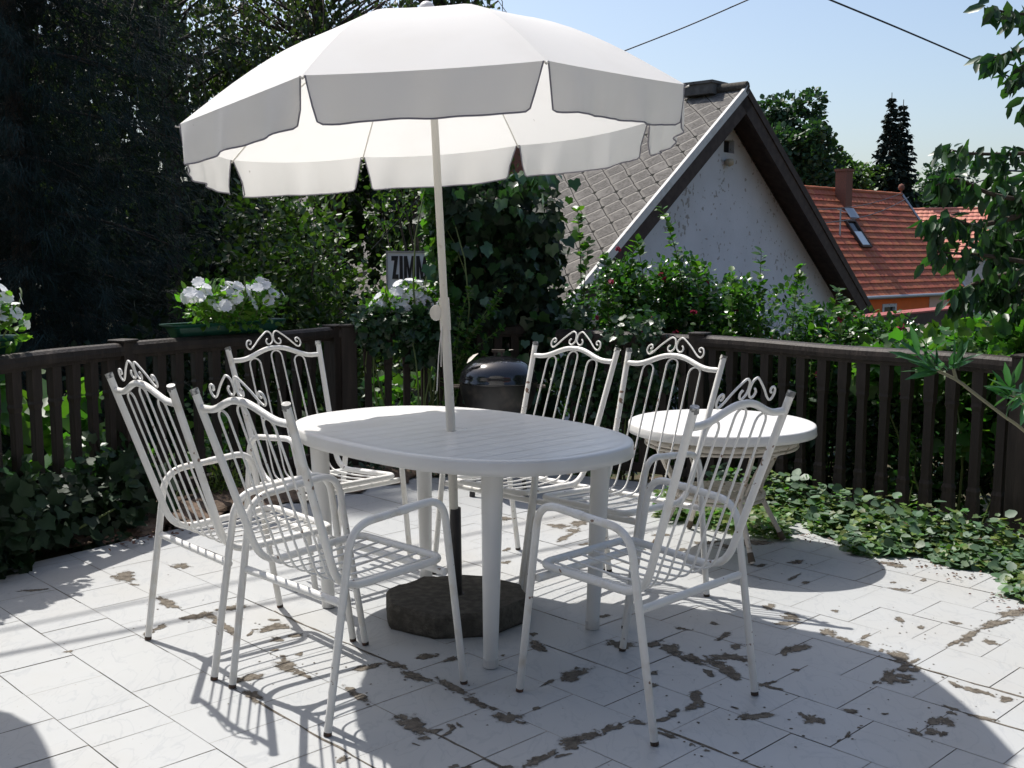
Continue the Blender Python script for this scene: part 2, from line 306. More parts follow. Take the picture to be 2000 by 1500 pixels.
# leaf templates: (verts[x lateral, y along, z], faces)
TPL = {
 'oval': ([(0, 0, 0), (.26, .3, .05), (.22, .68, .05), (0, 1, -.03), (-.22, .68, .05), (-.26, .3, .05)], [(0, 1, 2, 3), (0, 3, 4, 5)]),
 'round': ([(0, 0, 0), (.38, .18, .06), (.46, .55, .04), (.2, .92, 0), (0, 1, -.04), (-.2, .92, 0), (-.46, .55, .04), (-.38, .18, .06)], [(0, 1, 2, 3, 4), (0, 4, 5, 6, 7)]),
 'lance': ([(0, 0, 0), (.09, .3, .02), (.08, .65, .01), (0, 1, -.05), (-.08, .65, .01), (-.09, .3, .02)], [(0, 1, 2, 3), (0, 3, 4, 5)]),
 'lobed': ([(0, .12, 0), (.2, -.02, .03), (.45, .08, .06), (.42, .30, .04), (.46, .56, .07), (.24, .68, .03), (0, 1, -.08), (-.24, .68, .03), (-.46, .56, .07), (-.42, .30, .04), (-.45, .08, .06), (-.2, -.02, .03), (0, .42, -.03)],
   [(0, 1, 2, 3, 12), (12, 3, 4, 5), (12, 5, 6), (12, 6, 7), (12, 7, 8, 9), (12, 9, 10, 11, 0)]),
 'spray': ([(0, 0, 0), (.03, 0, 0), (0, 1, -.05), (.26, .62, .0), (.23, .57, 0), (0, .12, 0), (-.26, .62, 0), (-.23, .57, 0), (0, .3, .02), (.2, .9, .0), (.17, .87, .0), (-.2, .9, .0), (-.17, .87, 0)],
   [(0, 1, 2), (5, 4, 3), (5, 6, 7), (8, 10, 9), (8, 11, 12)]),
 'tri': ([(-.3, 0, 0), (.3, 0, 0), (.1, 1, 0), (-.12, .9, 0)], [(0, 1, 2, 3)]),
}
def norm(a): return a/np.maximum(np.linalg.norm(a, axis=-1, keepdims=True), 1e-9)
def leaves(name, P, A, Nn, size, tpl, m, parent=None, widen=1.0):
    """one mesh of many leaves: P base points, A leaf axis, Nn rough normal, size length"""
    V, F = TPL[tpl]; V = np.array(V)*[widen, 1, 1]; N = len(P); k = len(V)
    A = norm(A); X = norm(np.cross(A, Nn)); Z = np.cross(X, A)
    size = np.broadcast_to(np.asarray(size, float), (N,))
    co = P[:, None, :]+(V[None, :, 0, None]*X[:, None]+V[None, :, 1, None]*A[:, None]+V[None, :, 2, None]*Z[:, None])*size[:, None, None]
    lt = np.array([len(f) for f in F]); idx = np.concatenate([np.array(f) for f in F])
    li = (idx[None]+(np.arange(N)*k)[:, None]).ravel().astype(np.int32); tot = np.tile(lt, N).astype(np.int32); st = np.concatenate([[0], np.cumsum(tot)[:-1]]).astype(np.int32)
    me = bpy.data.meshes.new(name); me.vertices.add(N*k); me.vertices.foreach_set('co', co.astype(np.float32).ravel())
    me.loops.add(len(li)); me.loops.foreach_set('vertex_index', li); me.polygons.add(len(tot)); me.polygons.foreach_set('loop_start', st); me.polygons.foreach_set('loop_total', tot)
    me.update(calc_edges=True); me.validate(); me.materials.append(m)
    o = link(bpy.data.objects.new(name, me)); o.parent = parent; return o
def rnd(n, s=1.): return rng.normal(0, s, (n, 3))
def ball(n):
    return norm(rnd(n))*rng.random((n, 1))**(1/3)
def clumped(n, centers, rads, flat=1.):
    """points around clump centres, denser near each clump's shell; returns points and outward directions"""
    c = rng.integers(0, len(centers), n); d = norm(rnd(n)); r = (.35+.65*rng.random((n, 1))**.5)
    o = d*r*np.asarray(rads)[c][:, None]; o[:, 2] *= flat
    return np.asarray(centers)[c]+o, d
def crown_centers(n, c, rad, bias=.45):
    d = norm(rnd(n)); return np.array(c)+d*(bias+(1-bias)*rng.random((n, 1)))*np.array(rad)
def limb(a, b, bend=.15, n=6):
    a = Vector(a); b = Vector(b); L = (b-a).length; o = Vector(rnd(1)[0])*bend*L; o.z = abs(o.z)
    return [a.lerp(b, t)+o*math.sin(t*math.pi)*.6 for t in [k/n for k in range(n+1)]]
def tree(name, base, h, cc, rad, ncl, clr, nl, size, tpl, lm, label, cat='tree', group=None, trunk_r=.15, up=.2, droop=0., bark='bark', limbs=10, bias=.45, widen=1., zs=1.):
    t = empty(name, tuple(base), 0, label, cat, group); b = np.array(base)
    cen = crown_centers(ncl, np.array(cc)-b, rad, bias); mb = MB()
    top = Vector(np.array(cc)-b)+Vector((0, 0, rad[2]*.5))
    mb.tube(spline([(0, 0, -.2), (trunk_r*.6, 0, top.z*.35), (top.x*.6, top.y*.6, top.z*.7), top], 5), list(np.linspace(trunk_r, trunk_r*.25, 16)), 8)
    for c in cen[:limbs]:
        s = Vector((0, 0, 1))*max(.2, c[2]*.55)+Vector((c[0], c[1], 0))*.15
        mb.tube(limb(s, c), list(np.linspace(trunk_r*.35, trunk_r*.06, 7)), 5)
    mb.build('trunk', M[bark], t)
    P, d = clumped(nl, cen, rng.uniform(.7, 1.25, ncl)*clr, zs)
    A = d*.7+rnd(nl, .5)+[0, 0, -droop]; Nn = rnd(nl, .55)+[0, 0, .8]+d*.3+[0, 0, up]
    leaves('crown', P, A, Nn, rng.uniform(.7, 1.25, nl)*size, tpl, M[lm], t, widen)
    return t

# ================================================================== THE SETTING
TH = R(-46.25); ta = np.array([math.cos(TH), math.sin(TH)]); tn = np.array([-math.sin(TH), math.cos(TH)]); T0 = 1.1626
PATIO = [(-7, -3), (7, -3), (7, -.9), (1.32, 6.25), (.2, 6.85), (-.55, 6.8), (-1.22, 6.05), (-2.2, 4.72), (-7, -1.6)]
def clip(poly, conv):
    out = poly
    for i in range(len(conv)):
        a = conv[i]; b = conv[(i+1) % len(conv)]; inp = out; out = []
        if not inp: return []
        sd_ = lambda p: (b[0]-a[0])*(p[1]-a[1])-(b[1]-a[1])*(p[0]-a[0])
        for j in range(len(inp)):
            p, q = inp[j], inp[(j+1) % len(inp)]; sp, sq = sd_(p), sd_(q)
            if sp >= 0: out.append(p)
            if (sp >= 0) != (sq >= 0):
                t = sp/(sp-sq); out.append((p[0]+(q[0]-p[0])*t, p[1]+(q[1]-p[1])*t))
    return out
mb = MB()
mb.cur = 1; mb.add([(x, y, -.004) for x, y in PATIO], [tuple(range(len(PATIO)))])
mb.cur = 0; G_ = .0014
for r in range(-18, 26):
    off = .30 if r == 0 else .15 if r == 1 else .57 if r in (2, 3) else (.55 if r % 2 else .05) if r > 3 else (.25 if r % 2 else .72)
    off += random.uniform(-.02, .02)
    for c in range(-45, 32):
        s0 = (c+off)*.25; s1 = s0+.25; t0_ = T0+r*.25; t1 = t0_+.25
        cuts = [(s0, s1)]
        if r == 0 and c == -13: cuts = [(s0, s0+.09), (s0+.09, s1)]
        for (a0, a1) in cuts:
            q = [ta*s+tn*t for s, t in ((a0+G_, t0_+G_), (a1-G_, t0_+G_), (a1-G_, t1-G_), (a0+G_, t1-G_))]
            if max(p[1] for p in q) < -1.5: continue
            q = clip([tuple(p) for p in q], PATIO)
            if len(q) < 3: continue
            z = random.uniform(-.0006, .0006); kx, ky = random.uniform(-.003, .003), random.uniform(-.003, .003)
            cx, cy = q[0]
            mb.add([(x, y, z+kx*(x-cx)+ky*(y-cy)) for x, y in q], [tuple(range(len(q)))])
# bare mortar patches where the glaze has flaked off: (u, v, half width, half height, slope) read off the floor
CH = """243 1127 24 9 .1|262 1142 9 2 .1|354 1106 18 5 -.1|328 1178 20 9 .5|384 1204 28 6 -.2|312 1226 16 4 -.25|288 1237 13 4 -.2|132 1273 9 2 -.2|66 1153 24 2 -.1|455 1187 30 4 -.18|410 1203 15 6 .4|442 1226 24 9 .5|534 1226 28 8 -.1|534 1211 9 2.5 0|488 1239 6 3 -.3|540 1250 15 4 0|578 1242 16 4 0
560 1302 24 13 .5|592 1318 16 6 .5|486 1324 26 8 -.1|494 1360 20 9 .5|716 1304 26 6 -.25|776 1300 18 7 .3|798 1318 12 8 .4|698 1358 28 8 .5|670 1484 15 5 -.4|538 1270 10 2 0|555 1283 5 3 0|585 1278 8 3 -.2
834 1282 20 6 0|880 1288 13 5 -.3|812 1322 28 8 .4|888 1344 30 8 .35|930 1372 18 8 .3|962 1384 9 4 .3|990 1402 24 12 .1|1018 1412 12 4 .2|1050 1384 10 3 -.3|806 1416 32 19 .2|850 1428 13 6 -.1|882 1420 8 5 0|874 1433 15 4 -.5|896 1416 6 4 .5|830 1442 10 4 0|810 1454 9 3 .3|888 1498 10 4 0|912 1499 10 3 0|1120 1318 30 11 -.15|1072 1333 14 4 -.4|1118 1450 25 14 0|1150 1438 26 10 -.25|1186 1424 18 6 -.4|1052 1484 28 10 -.35|1100 1476 16 3 -.25|1050 1262 18 8 .3|1040 1239 8 4 .2|990 1498 16 4 0|982 1281 5 2 0
1212 1260 27 8 0|1276 1259 22 5 -.2|1312 1269 22 10 .1|1352 1288 32 8 .35|1420 1284 34 7 -.05|1455 1290 14 5 .2|1414 1306 28 12 .4|1436 1320 15 7 .2|1386 1315 13 5 .2|1438 1263 14 5 0|1414 1243 16 5 -.3|1394 1218 9 3 0|1330 1228 13 3 .2|1276 1315 11 3 0|1362 1366 15 13 .2|1350 1382 20 6 -.3|1314 1394 15 6 -.2|1290 1406 20 4 -.3|1244 1412 17 4 0|1206 1420 14 5 -.2|1274 1340 9 5 -.4|1302 1436 18 4 .25|1478 1400 28 7 -.05|1456 1400 14 6 .2|1436 1383 7 2 .2|1586 1406 17 11 .2|1570 1398 10 4 .3|1438 1471 6 3 .2|1350 1454 6 3 .2|1380 1466 8 2.5 .1|1496 1336 16 4 -.3|1510 1344 14 3 .2|1560 1266 26 7 -.05|1534 1272 10 8 -.6|1556 1309 8 3 0|1530 1218 20 3 -.1|1364 1412 3 2 0|1452 1487 10 2.5 0
1616 1236 20 6 .15|1650 1250 15 5 .3|1686 1258 19 5 .15|1690 1244 13 3 -.4|1722 1271 7 3 .2|1756 1284 28 9 .35|1786 1292 9 4 -.3|1766 1304 14 7 -.4|1786 1308 12 5 .1|1736 1324 19 12 -.2|1766 1322 18 7 .1|1760 1331 14 4 0|1710 1333 7 3 -.4|1942 1219 30 7 -.3|1892 1244 22 10 -.45|1864 1256 14 5 -.4|1936 1255 20 4 .25|1866 1217 14 3 .1|1798 1226 9 2.5 .1|1758 1211 9 5 .2|1868 1339 14 5 .4|1896 1348 14 5 .2|1920 1353 18 4 .3|1964 1366 14 6 .15|1860 1384 14 3 .3|1916 1402 28 4 .25|1848 1410 16 10 .4|1824 1411 14 10 -.3|1818 1430 15 7 -.2|1858 1393 10 3 0|1842 1435 10 4 .1|1660 1389 14 5 .2|1728 1395 6 2.5 0|1656 1437 7 5 -.4|1606 1410 9 4 .1|1678 1422 6 2 0|1786 1430 16 4 .2|1638 1447 5 2 -.4
1980 1198 24 9 -.2|1744 1103 26 4 .1|1744 1138 6 2 0|1804 1133 7 2.5 0|1758 1152 18 3 .15|1632 1194 7 3 .2|1502 1186 12 6 .2|1546 1206 20 7 .2|1540 1218 18 4 .1|1556 1098 15 4 0|1486 1105 11 3 0|1574 1138 8 3 -.2|1332 1074 10 3 0|1470 1060 28 7 0|1430 1068 24 5 0|1380 1060 30 3 0|1091 1028 18 5 .15|1120 1037 16 4 .1|1104 1050 18 5 -.35|1130 1023 14 7 0|987 1013 12 4 .1|989 1074 8 3 -.2|988 1099 9 3 0|1150 1062 16 3 -.1|1180 1204 14 3 0|1550 1128 14 3 -.4|1290 1045 16 3 0|1220 1010 14 3 .1|1250 1062 20 3 0|1440 1045 14 3 0"""
mb.cur = 2; CHV = []
for it in CH.replace('\n', '|').split('|'):
    u, v, hw, hh, sl = map(float, it.split()); hw *= .86; hh *= .86; n = 22; ph = rng.random(3)*6.28; pts = []
    for k in range(n):
        a = 2*math.pi*k/n; w = 1+.22*math.sin(2*a+ph[0])+.16*math.sin(3*a+ph[1])+.12*math.sin(7*a+ph[2])+random.uniform(-.10, .10)
        du, dv = 1.42*hw*w*math.cos(a), 1.42*hh*w*math.sin(a); g = gp(u+du, v+dv+du*sl); pts.append((g[0], g[1], .0016))
    c = gp(u, v); pts.append((c[0], c[1], .0017)); CHV.append(len(mb.v)); mb.add(pts[::-1], [(n-k, n-(k+1) % n if (k+1) % n else n, 0) for k in range(n)] if 0 else [(0, n-k, n-((k+1) % n)) for k in range(n)])
# loose crumbs and hairline cracks following a few joints
for k in range(340):
    it = CH.replace('\n', '|').split('|')[random.randrange(60, 200) % len(CH.replace('\n', '|').split('|'))].split(); u, v = float(it[0])+random.gauss(0, 34), float(it[1])+random.gauss(0, 14)
    if v < 1010: continue
    c = gp(u, v); r = random.uniform(.0015, .005)
    mb.add([(c[0]+r*random.uniform(.6, 1.5)*math.cos(a), c[1]+r*random.uniform(.6, 1.5)*math.sin(a), .0015) for a in (0, 1.2, 2.4, 3.6, 4.9)], [(0, 1, 2, 3, 4)])
for (s, t0_, L) in ((-2.94, 2, 1.0), (-3.6, 4, .8), (-1.9, 5, 1.3), (-2.4, 3, .8), (-1.4, 8, .9), (-1.7, 9, .6), (-.9, 6, .7), (-1.2, 10, .5), (-1.75, 4, .55)):
    q = []; P = [ta*(s+L*k/14)+tn*(T0+.25*t0_+random.gauss(0, .0025)) for k in range(15)]; w = [random.uniform(.001, .006) for _ in P]
    vs = [(p[0]+tn[0]*x, p[1]+tn[1]*x, .0014) for p, ww in zip(P, w) for x in (-ww, ww)]
    mb.add(vs, [(2*i, 2*i+2, 2*i+3, 2*i+1) for i in range(14)])
patio = mb.build('tiled_terrace', [M['tile'], M['grout'], M['chip']]); tag(patio, kind='structure')
_ea = patio.data.attributes.new('edge', 'FLOAT', 'POINT'); _ev = np.zeros(len(patio.data.vertices), np.float32)
for i in CHV: _ev[i+1:i+23] = 1
_ea.data.foreach_set('value', _ev)

# ground beyond and below the terrace: one sheet to the horizon
def gh(x, y):
    d = max(y-6.9, (y-6.5)*.62+(x-1.1)*.78-.35, -(x+2.1)*.85+(y-4.9)*.5-.5); d = max(0, d)
    return -.035-min(1.6, .42*d)+.02*math.sin(x*3.1)*math.sin(y*2.3)*(1 if d > 0 else 0)
xs = sorted(set([-400, -200, -100, -50, -30, -20, -15]+[round(-12+.5*i, 2) for i in range(49)]+[15, 20, 30, 50, 100, 200, 400])); ys = sorted(set([-200, -60, -20, -8, -3]+[round(.5*i, 2) for i in range(0, 41)]+[24, 30, 40, 60, 100, 200, 600]))
mb = MB(); mb.add([(x, y, gh(x, y)) for y in ys for x in xs], [(j*len(xs)+i, j*len(xs)+i+1, (j+1)*len(xs)+i+1, (j+1)*len(xs)+i) for j in range(len(ys)-1) for i in range(len(xs)-1)], True)
M['ground'] = mat('garden_ground', (.045, .055, .022), .95, .2, noise=(5, (.10, .075, .05), .42, .62), bump=(30, .8))
tag(mb.build('ground', M['ground']), kind='structure')
# strip of dry soil along the left fence
mb = MB(); q = []
for i in range(34):
    t = i/33; a = np.array([-2.35, 4.75])*(1-t)+np.array([-.3, 6.9])*t
    for j in range(10):
        s = j/9; w = .62 if t < .8 else .62*(1-t)/.2+.1
        p = a+np.array([-.62, .62])*s*w+np.array([.05, -.05])*math.sin(i*1.7)*(j == 0); q.append((p[0], p[1], (.012 if j else -.002)+.05*math.sin(s*math.pi)*(.6+.4*math.sin(i*.9+j))+random.uniform(0, .02)))
mb.add(q, [(i*10+j, i*10+j+1, (i+1)*10+j+1, (i+1)*10+j) for i in range(33) for j in range(9)], True)
tag(mb.build('soil_bed', M['soil']), kind='structure')

# ================================================================== FENCES
def baluster_mb(h):
    mb = MB(); z = [0, .10, .125, .15, .17, h-.19, h-.165, h-.15, h-.125, h]; w = [.027, .027, .0235, .027, .021, .021, .027, .0235, .027, .027]
    w[2] = .024; w[7] = .024
    vs = []
    for zz, ww in zip(z, w): vs += [(-ww, -ww*.8, zz), (ww, -ww*.8, zz), (ww, ww*.8, zz), (-ww, ww*.8, zz)]
    mb.add(vs, [(i*4+k, i*4+(k+1) % 4, (i+1)*4+(k+1) % 4, (i+1)*4+k) for i in range(len(z)-1) for k in range(4)]+[(3, 2, 1, 0), tuple(len(vs)-4+k for k in range(4))]); return mb
def fence(p0, p1, zt, label, posts, sp=.123, zb=.07):
    p0, p1 = np.array(p0), np.array(p1); L = np.linalg.norm(p1-p0); az = math.atan2(*(p1-p0)[::-1])
    e = empty('wooden_fence', (p0[0], p0[1], 0), az, label, 'fence', 'dark timber balustrade round the terrace')
    mb = MB(); n = 14
    prof = [(-.048, -.018), (-.05, .004), (-.046, .028), (-.03, .042), (0, .047), (.03, .042), (.046, .028), (.05, .004), (.048, -.018), (.024, -.022), (.022, -.040), (-.022, -.040), (-.024, -.022)]
    vs = [(x, a, zt-.047+b+.003*math.sin(x*5)) for x in np.linspace(.0, L, n) for a, b in prof]; k = len(prof)
    mb.add(vs, [(i*k+j, i*k+(j+1) % k, (i+1)*k+(j+1) % k, (i+1)*k+j) for i in range(n-1) for j in range(k)]+[tuple(range(k))[::-1], tuple(range((n-1)*k, n*k))])
    mb.build('handrail', M['wood'], e)
    mb = MB(); mb.box((L/2, 0, zb), (L, .06, .055)); mb.build('bottom_rail', M['wood'], e, .006)
    b0 = None; m = int(L/sp)
    for i in range(m):
        x = sp*(i+.5)+(L-m*sp)/2
        if any(abs(x-q) < .09 for q in posts): continue
        if b0 is None: b = b0 = baluster_mb(zt-.085-zb-.027).build('baluster', M['wood'], e)
        else: b = b0.copy(); link(b)
        b.location = (x, 0, zb+.027); b.rotation_euler = (random.gauss(0, .004), random.gauss(0, .006), random.gauss(0, .03))
    for q in posts:
        mb = MB(); mb.box((q, 0, (zt+.0)/2-.1), (.1, .1, zt+.2)); mb.box((q, 0, zt+.006), (.112, .112, .014)); mb.build('post', M['wood'], e, .005)
    return e
LA, LB, LC, LD, LE = (-2.78, 3.7), (-2.02, 5.64), (-1.12, 6.87), (.10, 7.25), (.10, 7.25)
RA, RB, RC = (.30, 6.95), (1.125, 6.45), (2.37, 4.97)
fence(LA, LB, .93, 'dark wooden fence section at far left, half buried in ivy', [2.08-.0], zb=.09)
fence(LB, LC, .93, 'dark wooden fence section behind the left chairs', [1.52], zb=.12)
fence(LC, LD, .93, 'dark wooden fence section hung with vine beside the kettle grill', [.02+.06])
fence(RA, RB, .91, 'short dark wooden fence section right of the kettle grill', [.955])
fence(RB, RC, .91, 'long dark wooden fence section behind the round table', [1.93])
fence(RC, (3.3, 3.75), .91, 'dark wooden fence section at the right edge', [1.3])

# ================================================================== CHAIRS
TT, JJ, BB, FF = (-.375, .241, .970), (-.360, .227, .917), (-.181, .201, .399), (.220, .214, .418)
AA, aa, LL, RRr = (.170, .270, .632), (-.178, .262, .602), (.269, .254, .008), (-.269, .253, .008)
def mirror(p): return (p[0], -p[1], p[2])
def make_chair(label):
    t = empty('garden_chair', (0, 0, 0), 0, label, 'chair', 'white metal garden chairs round the oval table')
    mb = MB(); a = [TT, BB, FF]; path = [TT, BB, FF, mirror(FF), mirror(BB), mirror(TT)]
    mb.tube(fillet(path, [0, .085, .05, .05, .085, 0], 8), .0122, 10, caps=True); mb.build('seat_and_back_frame', M['white_paint'], t)
    # top rail arch
    def rail(y):
        s = abs(y)/.227; k = .5+.5*math.cos(math.pi*min(1, max(0, (s-.05)/.80))); z = .914+.044*k; return (-.375+.34*(.97-z), y, z)
    mb = MB(); mb.tube([rail(y) for y in np.linspace(-.227, .227, 25)], .0112, 10); tr = mb.build('top_rail', M['white_paint'], t)
    SC = [(.030, .032), (.039, .022), (.034, .009), (.020, .007), (.006, .020), (.0035, .038), (.009, .056), (.026, .064), (.046, .053), (.079, .028), (.111, -.001), (.131, -.010), (.143, .003), (.140, .021), (.128, .029), (.118, .024), (.121, .014), (.128, .012)]
    for sg in (1, -1):
        mb = MB(); z0 = .958+.010
        mb.tube(spline([(-.375+.34*(.97-(z0+q))+.0, sg*p, z0+q) for p, q in SC], 5), .0036, 7); s_ = mb.build('scroll', M['white_paint'], tr)
    for c in (-.118, 0, .118):
        mb = MB(); w = .028; zt = rail(c)[2]-.010
        def pl(z): return -.375+.34*(.97-z)
        side = []
        for sg in (-1, 1):
            y = c+sg*w; yb = y*1.02
            down = fillet([(pl(zt-.03), y, zt-.03), (pl(.405)+.012, yb, .402), (.0, yb*1.04, .398), (.213, yb*1.07, .414)], [0, .05, .05, 0], 6); side.append(down)
        arc = [(pl(zt-.03+w*math.sin(a)), c-w*math.cos(a), zt-.03+w*math.sin(a)) for a in np.linspace(0, math.pi, 11)][1:-1]
        mb.tube(list(reversed(side[0]))+[Vector(p) for p in arc]+side[1], .0038, 7); mb.build('hairpin_rod', M['white_paint'], t)
    for sg in (1, -1):
        f = (lambda p: p) if sg > 0 else mirror
        pth = fillet([f(LL), f(AA), f(aa), f(RRr)], [0, .075, .075, 0], 9); mb = MB(); mb.tube(pth, .0122, 10)
        mid = (Vector(f(AA))+Vector(f(aa)))/2; d = (Vector(f(AA))-Vector(f(aa))).normalized(); mb.tube([mid-d*.004, mid+d*.035], .0134, 10)
        arm = mb.build('armrest_and_legs', M['white_paint'], t)
        for q, r in ((LL, AA), (RRr, aa)):
            q, r = Vector(f(q)), Vector(f(r)); d = (r-q).normalized(); mb = MB(); mb.tube([q-d*.007, q+d*.004], .0124, 10); mb.build('foot_cap', M['rust'], arm)
    for x, z in ((.190, .388), (-.205, .376)):
        mb = MB(); mb.tube([(x, -.256, z), (x, .256, z)], .0125, 10); mb.build('crossbar', M['white_paint'], t)
    for sg in (1, -1):
        p = Vector(TT if sg > 0 else mirror(TT)); q = Vector(JJ if sg > 0 else mirror(JJ)); d = (p-q).normalized()
        mb = MB(); mb.tube([p-d*.014, p+d*.004], .0134, 10); mb.build('end_cap', M['cap'], t)
    return t
CH_ = {1: (-.9408, 3.7743, 42.2, 'white metal garden chair with ornate back, farther of the two on the left'),
 2: (-.5253, 3.3582, 46.0, 'white metal garden chair nearest the camera on the left side of the table'),
 3: (-.8153, 4.679, -44.4, 'white metal garden chair at the back left, in front of the dark fence'),
 4: (.0292, 4.6204, -133.1, 'white metal garden chair beside the kettle grill, behind the table'),
 5: (.4214, 4.2644, -133.9, 'white metal garden chair between the oval table and the round table'),
 6: (.3941, 3.2974, 134.5, 'white metal garden chair nearest the camera on the right, mostly in parasol shade')}
proto = make_chair(CH_[1][3])
for k, (x, y, a, lb) in CH_.items():
    c = proto if k == 1 else copy_tree(proto)
    c.location = (x, y, 0); c.rotation_euler = (0, 0, R(a)); c['label'] = lb

# ================================================================== OVAL TABLE
TC, TA, Ta, Tb, TZ = (-.212, 4.022), R(-46.4), .717, .474, .73
tb = empty('oval_table', (TC[0], TC[1], 0), TA, 'white plastic oval table with slatted top and round legs', 'table')
def sup(a, b, n=2.5, N=96, inset=0.):
    out = []
    for k in range(N):
        t = 2*math.pi*k/N; c, s = math.cos(t), math.sin(t)
        out.append(((a-inset)*math.copysign(abs(c)**(2/n), c), (b-inset)*math.copysign(abs(s)**(2/n), s)))
    return out
def rim_prof(a, b, zt, n=2.5, N=96, skirt=.05, th=.0):
    rings = [(.030, zt), (.022, zt), (.010, zt-.001), (.003, zt-.004), (0, zt-.011), (0, zt-.03), (-.002, zt-skirt), (.004, zt-skirt-.002), (.010, zt-skirt), (.010, zt-.02)]
    mb = MB(); vs = []
    for i, z in rings: vs += [(x, y, z) for x, y in sup(a, b, n, N, i)]
    mb.add(vs, [(i*N+k, (i+1)*N+k, (i+1)*N+(k+1) % N, i*N+(k+1) % N) for i in range(len(rings)-1) for k in range(N)], True); return mb
mb = rim_prof(Ta, Tb, TZ)
# slatted field: strips across the width separated by shallow grooves
inn = [p for p in sup(Ta, Tb, 2.5, 96, .0315)]
def chord(x):
    a, b = Ta-.0315, Tb-.0315
    return b*max(0, 1-abs(x/a)**2.5)**(1/2.5)
mb.add([(x, y, TZ-.0014) for x, y in sup(Ta, Tb, 2.5, 96, .028)], [tuple(range(96))])
slw = .0845; m_ = int(2*Ta/slw)+1
for i in range(-9, 9):
    x0, x1 = i*slw+.0013, (i+1)*slw-.0013
    x0, x1 = max(x0, -(Ta-.034)), min(x1, Ta-.034)
    if x1-x0 < .004: continue
    xx = np.linspace(x0, x1, 10); up_ = [(x, chord(x)) for x in xx]; dn = [(x, -chord(x)) for x in xx[::-1]]; ring = dn+up_
    if i in (0, -1):   # hole for the parasol pole
        hx = 0; arc = [(.031*math.cos(a), .031*math.sin(a)) for a in np.linspace(-math.pi/2, math.pi/2, 9)]
        if i == 0: ring = [(x1, -chord(x1)), (x1, chord(x1)), (x0, chord(x0))]+[(max(x0, p[0]), p[1]) for p in arc[::-1]]+[(x0, -chord(x0))]
        else: ring = [(x0, chord(x0)), (x0, -chord(x0)), (x1, -chord(x1))]+[(min(x1, -p[0]), p[1]) for p in arc]+[(x1, chord(x1))]
    mb.add([(x, y, TZ) for x, y in ring], [tuple(range(len(ring)))])
mb.build('table_top', M['plastic'], tb)
mb = MB(); mb.lathe([(.030, TZ-.0005), (.042, TZ+.002), (.044, TZ), (.030, TZ-.02)], 24); mb.cur = 0; mb.build('parasol_hole_ring', M['plastic'], tb)
mb = MB()
for u_ in (-1, 1): mb.box((0, u_*.2, TZ-.03), (1.1, .012, .04)); mb.box((u_*.3, 0, TZ-.03), (.012, .7, .04))
mb.build('under_rib', M['plastic'], tb)
ca, sa = math.cos(-TA), math.sin(-TA)
for fx, fy, rg in ((-.7214, 4.149, 0), (-.368, 4.527, 1), (-.0718, 3.516, 0), (.298, 3.896, 1)):
    dx, dy = fx-TC[0], fy-TC[1]; lx, ly = ca*dx-sa*dy, sa*dx+ca*dy; k = 1.055
    mb = MB(); mb.tube([(lx, ly, .002), (lx, ly, .03), (lx*(1+(k-1)*.5), ly*(1+(k-1)*.5), .35), (lx*k, ly*k, TZ-.02)], [.0235, .0245, .031, .0375], 24); lg = mb.build('leg', M['plastic'], tb)
    mb = MB()
    for i in range(22): a = 2*math.pi*i/22; mb.box((lx+.0245*math.cos(a), ly+.0245*math.sin(a), .018), (.004, .003, .03), a)
    mb.build('ribbed_foot', M['plastic'], lg)

# ================================================================== PARASOL
def lerp3(a, b, t): return np.array(a)*(1-t)+np.array(b)*t
C0 = np.array([-.289, 4.139, 1.87]); AX = norm(np.array([-.065, .051, 1.])); E1 = norm(np.cross([0, 1., 0], AX)); E2 = np.cross(AX, E1)
TIPPX = [(350, 243), (590, 147), (1067, 118), (1338, 165), (1268, 238), (1012, 284), (708, 307), (452, 313)]
tips = []
for i, (u, v) in enumerate(TIPPX):
    a = 3.569+i*math.pi/4; P = C0+.929*(math.cos(a)*E1+math.sin(a)*E2); tips.append(pix(u, v, P[1]))
pb = gp(892, 1160, .09); hole = np.array([TC[0]-.012, TC[1]-.03, TZ]); hole = pix(881, 842, gp(881, 842, TZ)[1]); joint = pix(868, 600, 4.035)
um = empty('parasol', (pb[0], pb[1], 0), 0, 'white canvas parasol with scalloped valance, leaning over the oval table', 'parasol')
def loc(p): return tuple(np.array(p)-[pb[0], pb[1], 0])
apex = C0+AX*.355
mb = MB(); mb.tube(spline([loc(pb+np.array([0, 0, .02])), loc(lerp3(pb, hole, .5)), loc(hole), loc(joint)], 5), .0172, 14); mb.tube([loc(joint), loc(lerp3(joint, C0, .5)), loc(C0), loc(apex)], .0145, 14); mb.build('pole', M['pole'], um)
mb = MB(); jd = norm(joint-hole); mb.tube([loc(joint-jd*.085), loc(joint-jd*.02), loc(joint+jd*.035)], [.0205, .0205, .0195], 14)
j0 = np.array(loc(joint)); mb.lathe([(0, -.006), (.026, -.005), (.030, 0), (.026, .005), (0, .006)], 16, (0, 0, 0)); nv = 5*16
for i in range(len(mb.v)-nv, len(mb.v)):
    x, y, z = mb.v[i]; mb.v[i] = (j0[0]-.030+x*.8, j0[1]-.012+z*1.6, j0[2]-.02+y)
mb.build('tilt_joint', M['pole'], um)
mb = MB()
for k, (dx, dz) in enumerate(((.012, -.16), (-.02, -.24), (.006, -.13), (-.004, -.15))):
    s = np.array(loc(joint-jd*.07))+[.012*(1 if k % 2 == 0 else -1), -.018, 0]
    mb.tube(spline([s, s+[dx*.6, -.004, dz*.45], s+[dx, 0, dz]], 4), .0022, 5)
mb.build('tie_string', M['string'], um)
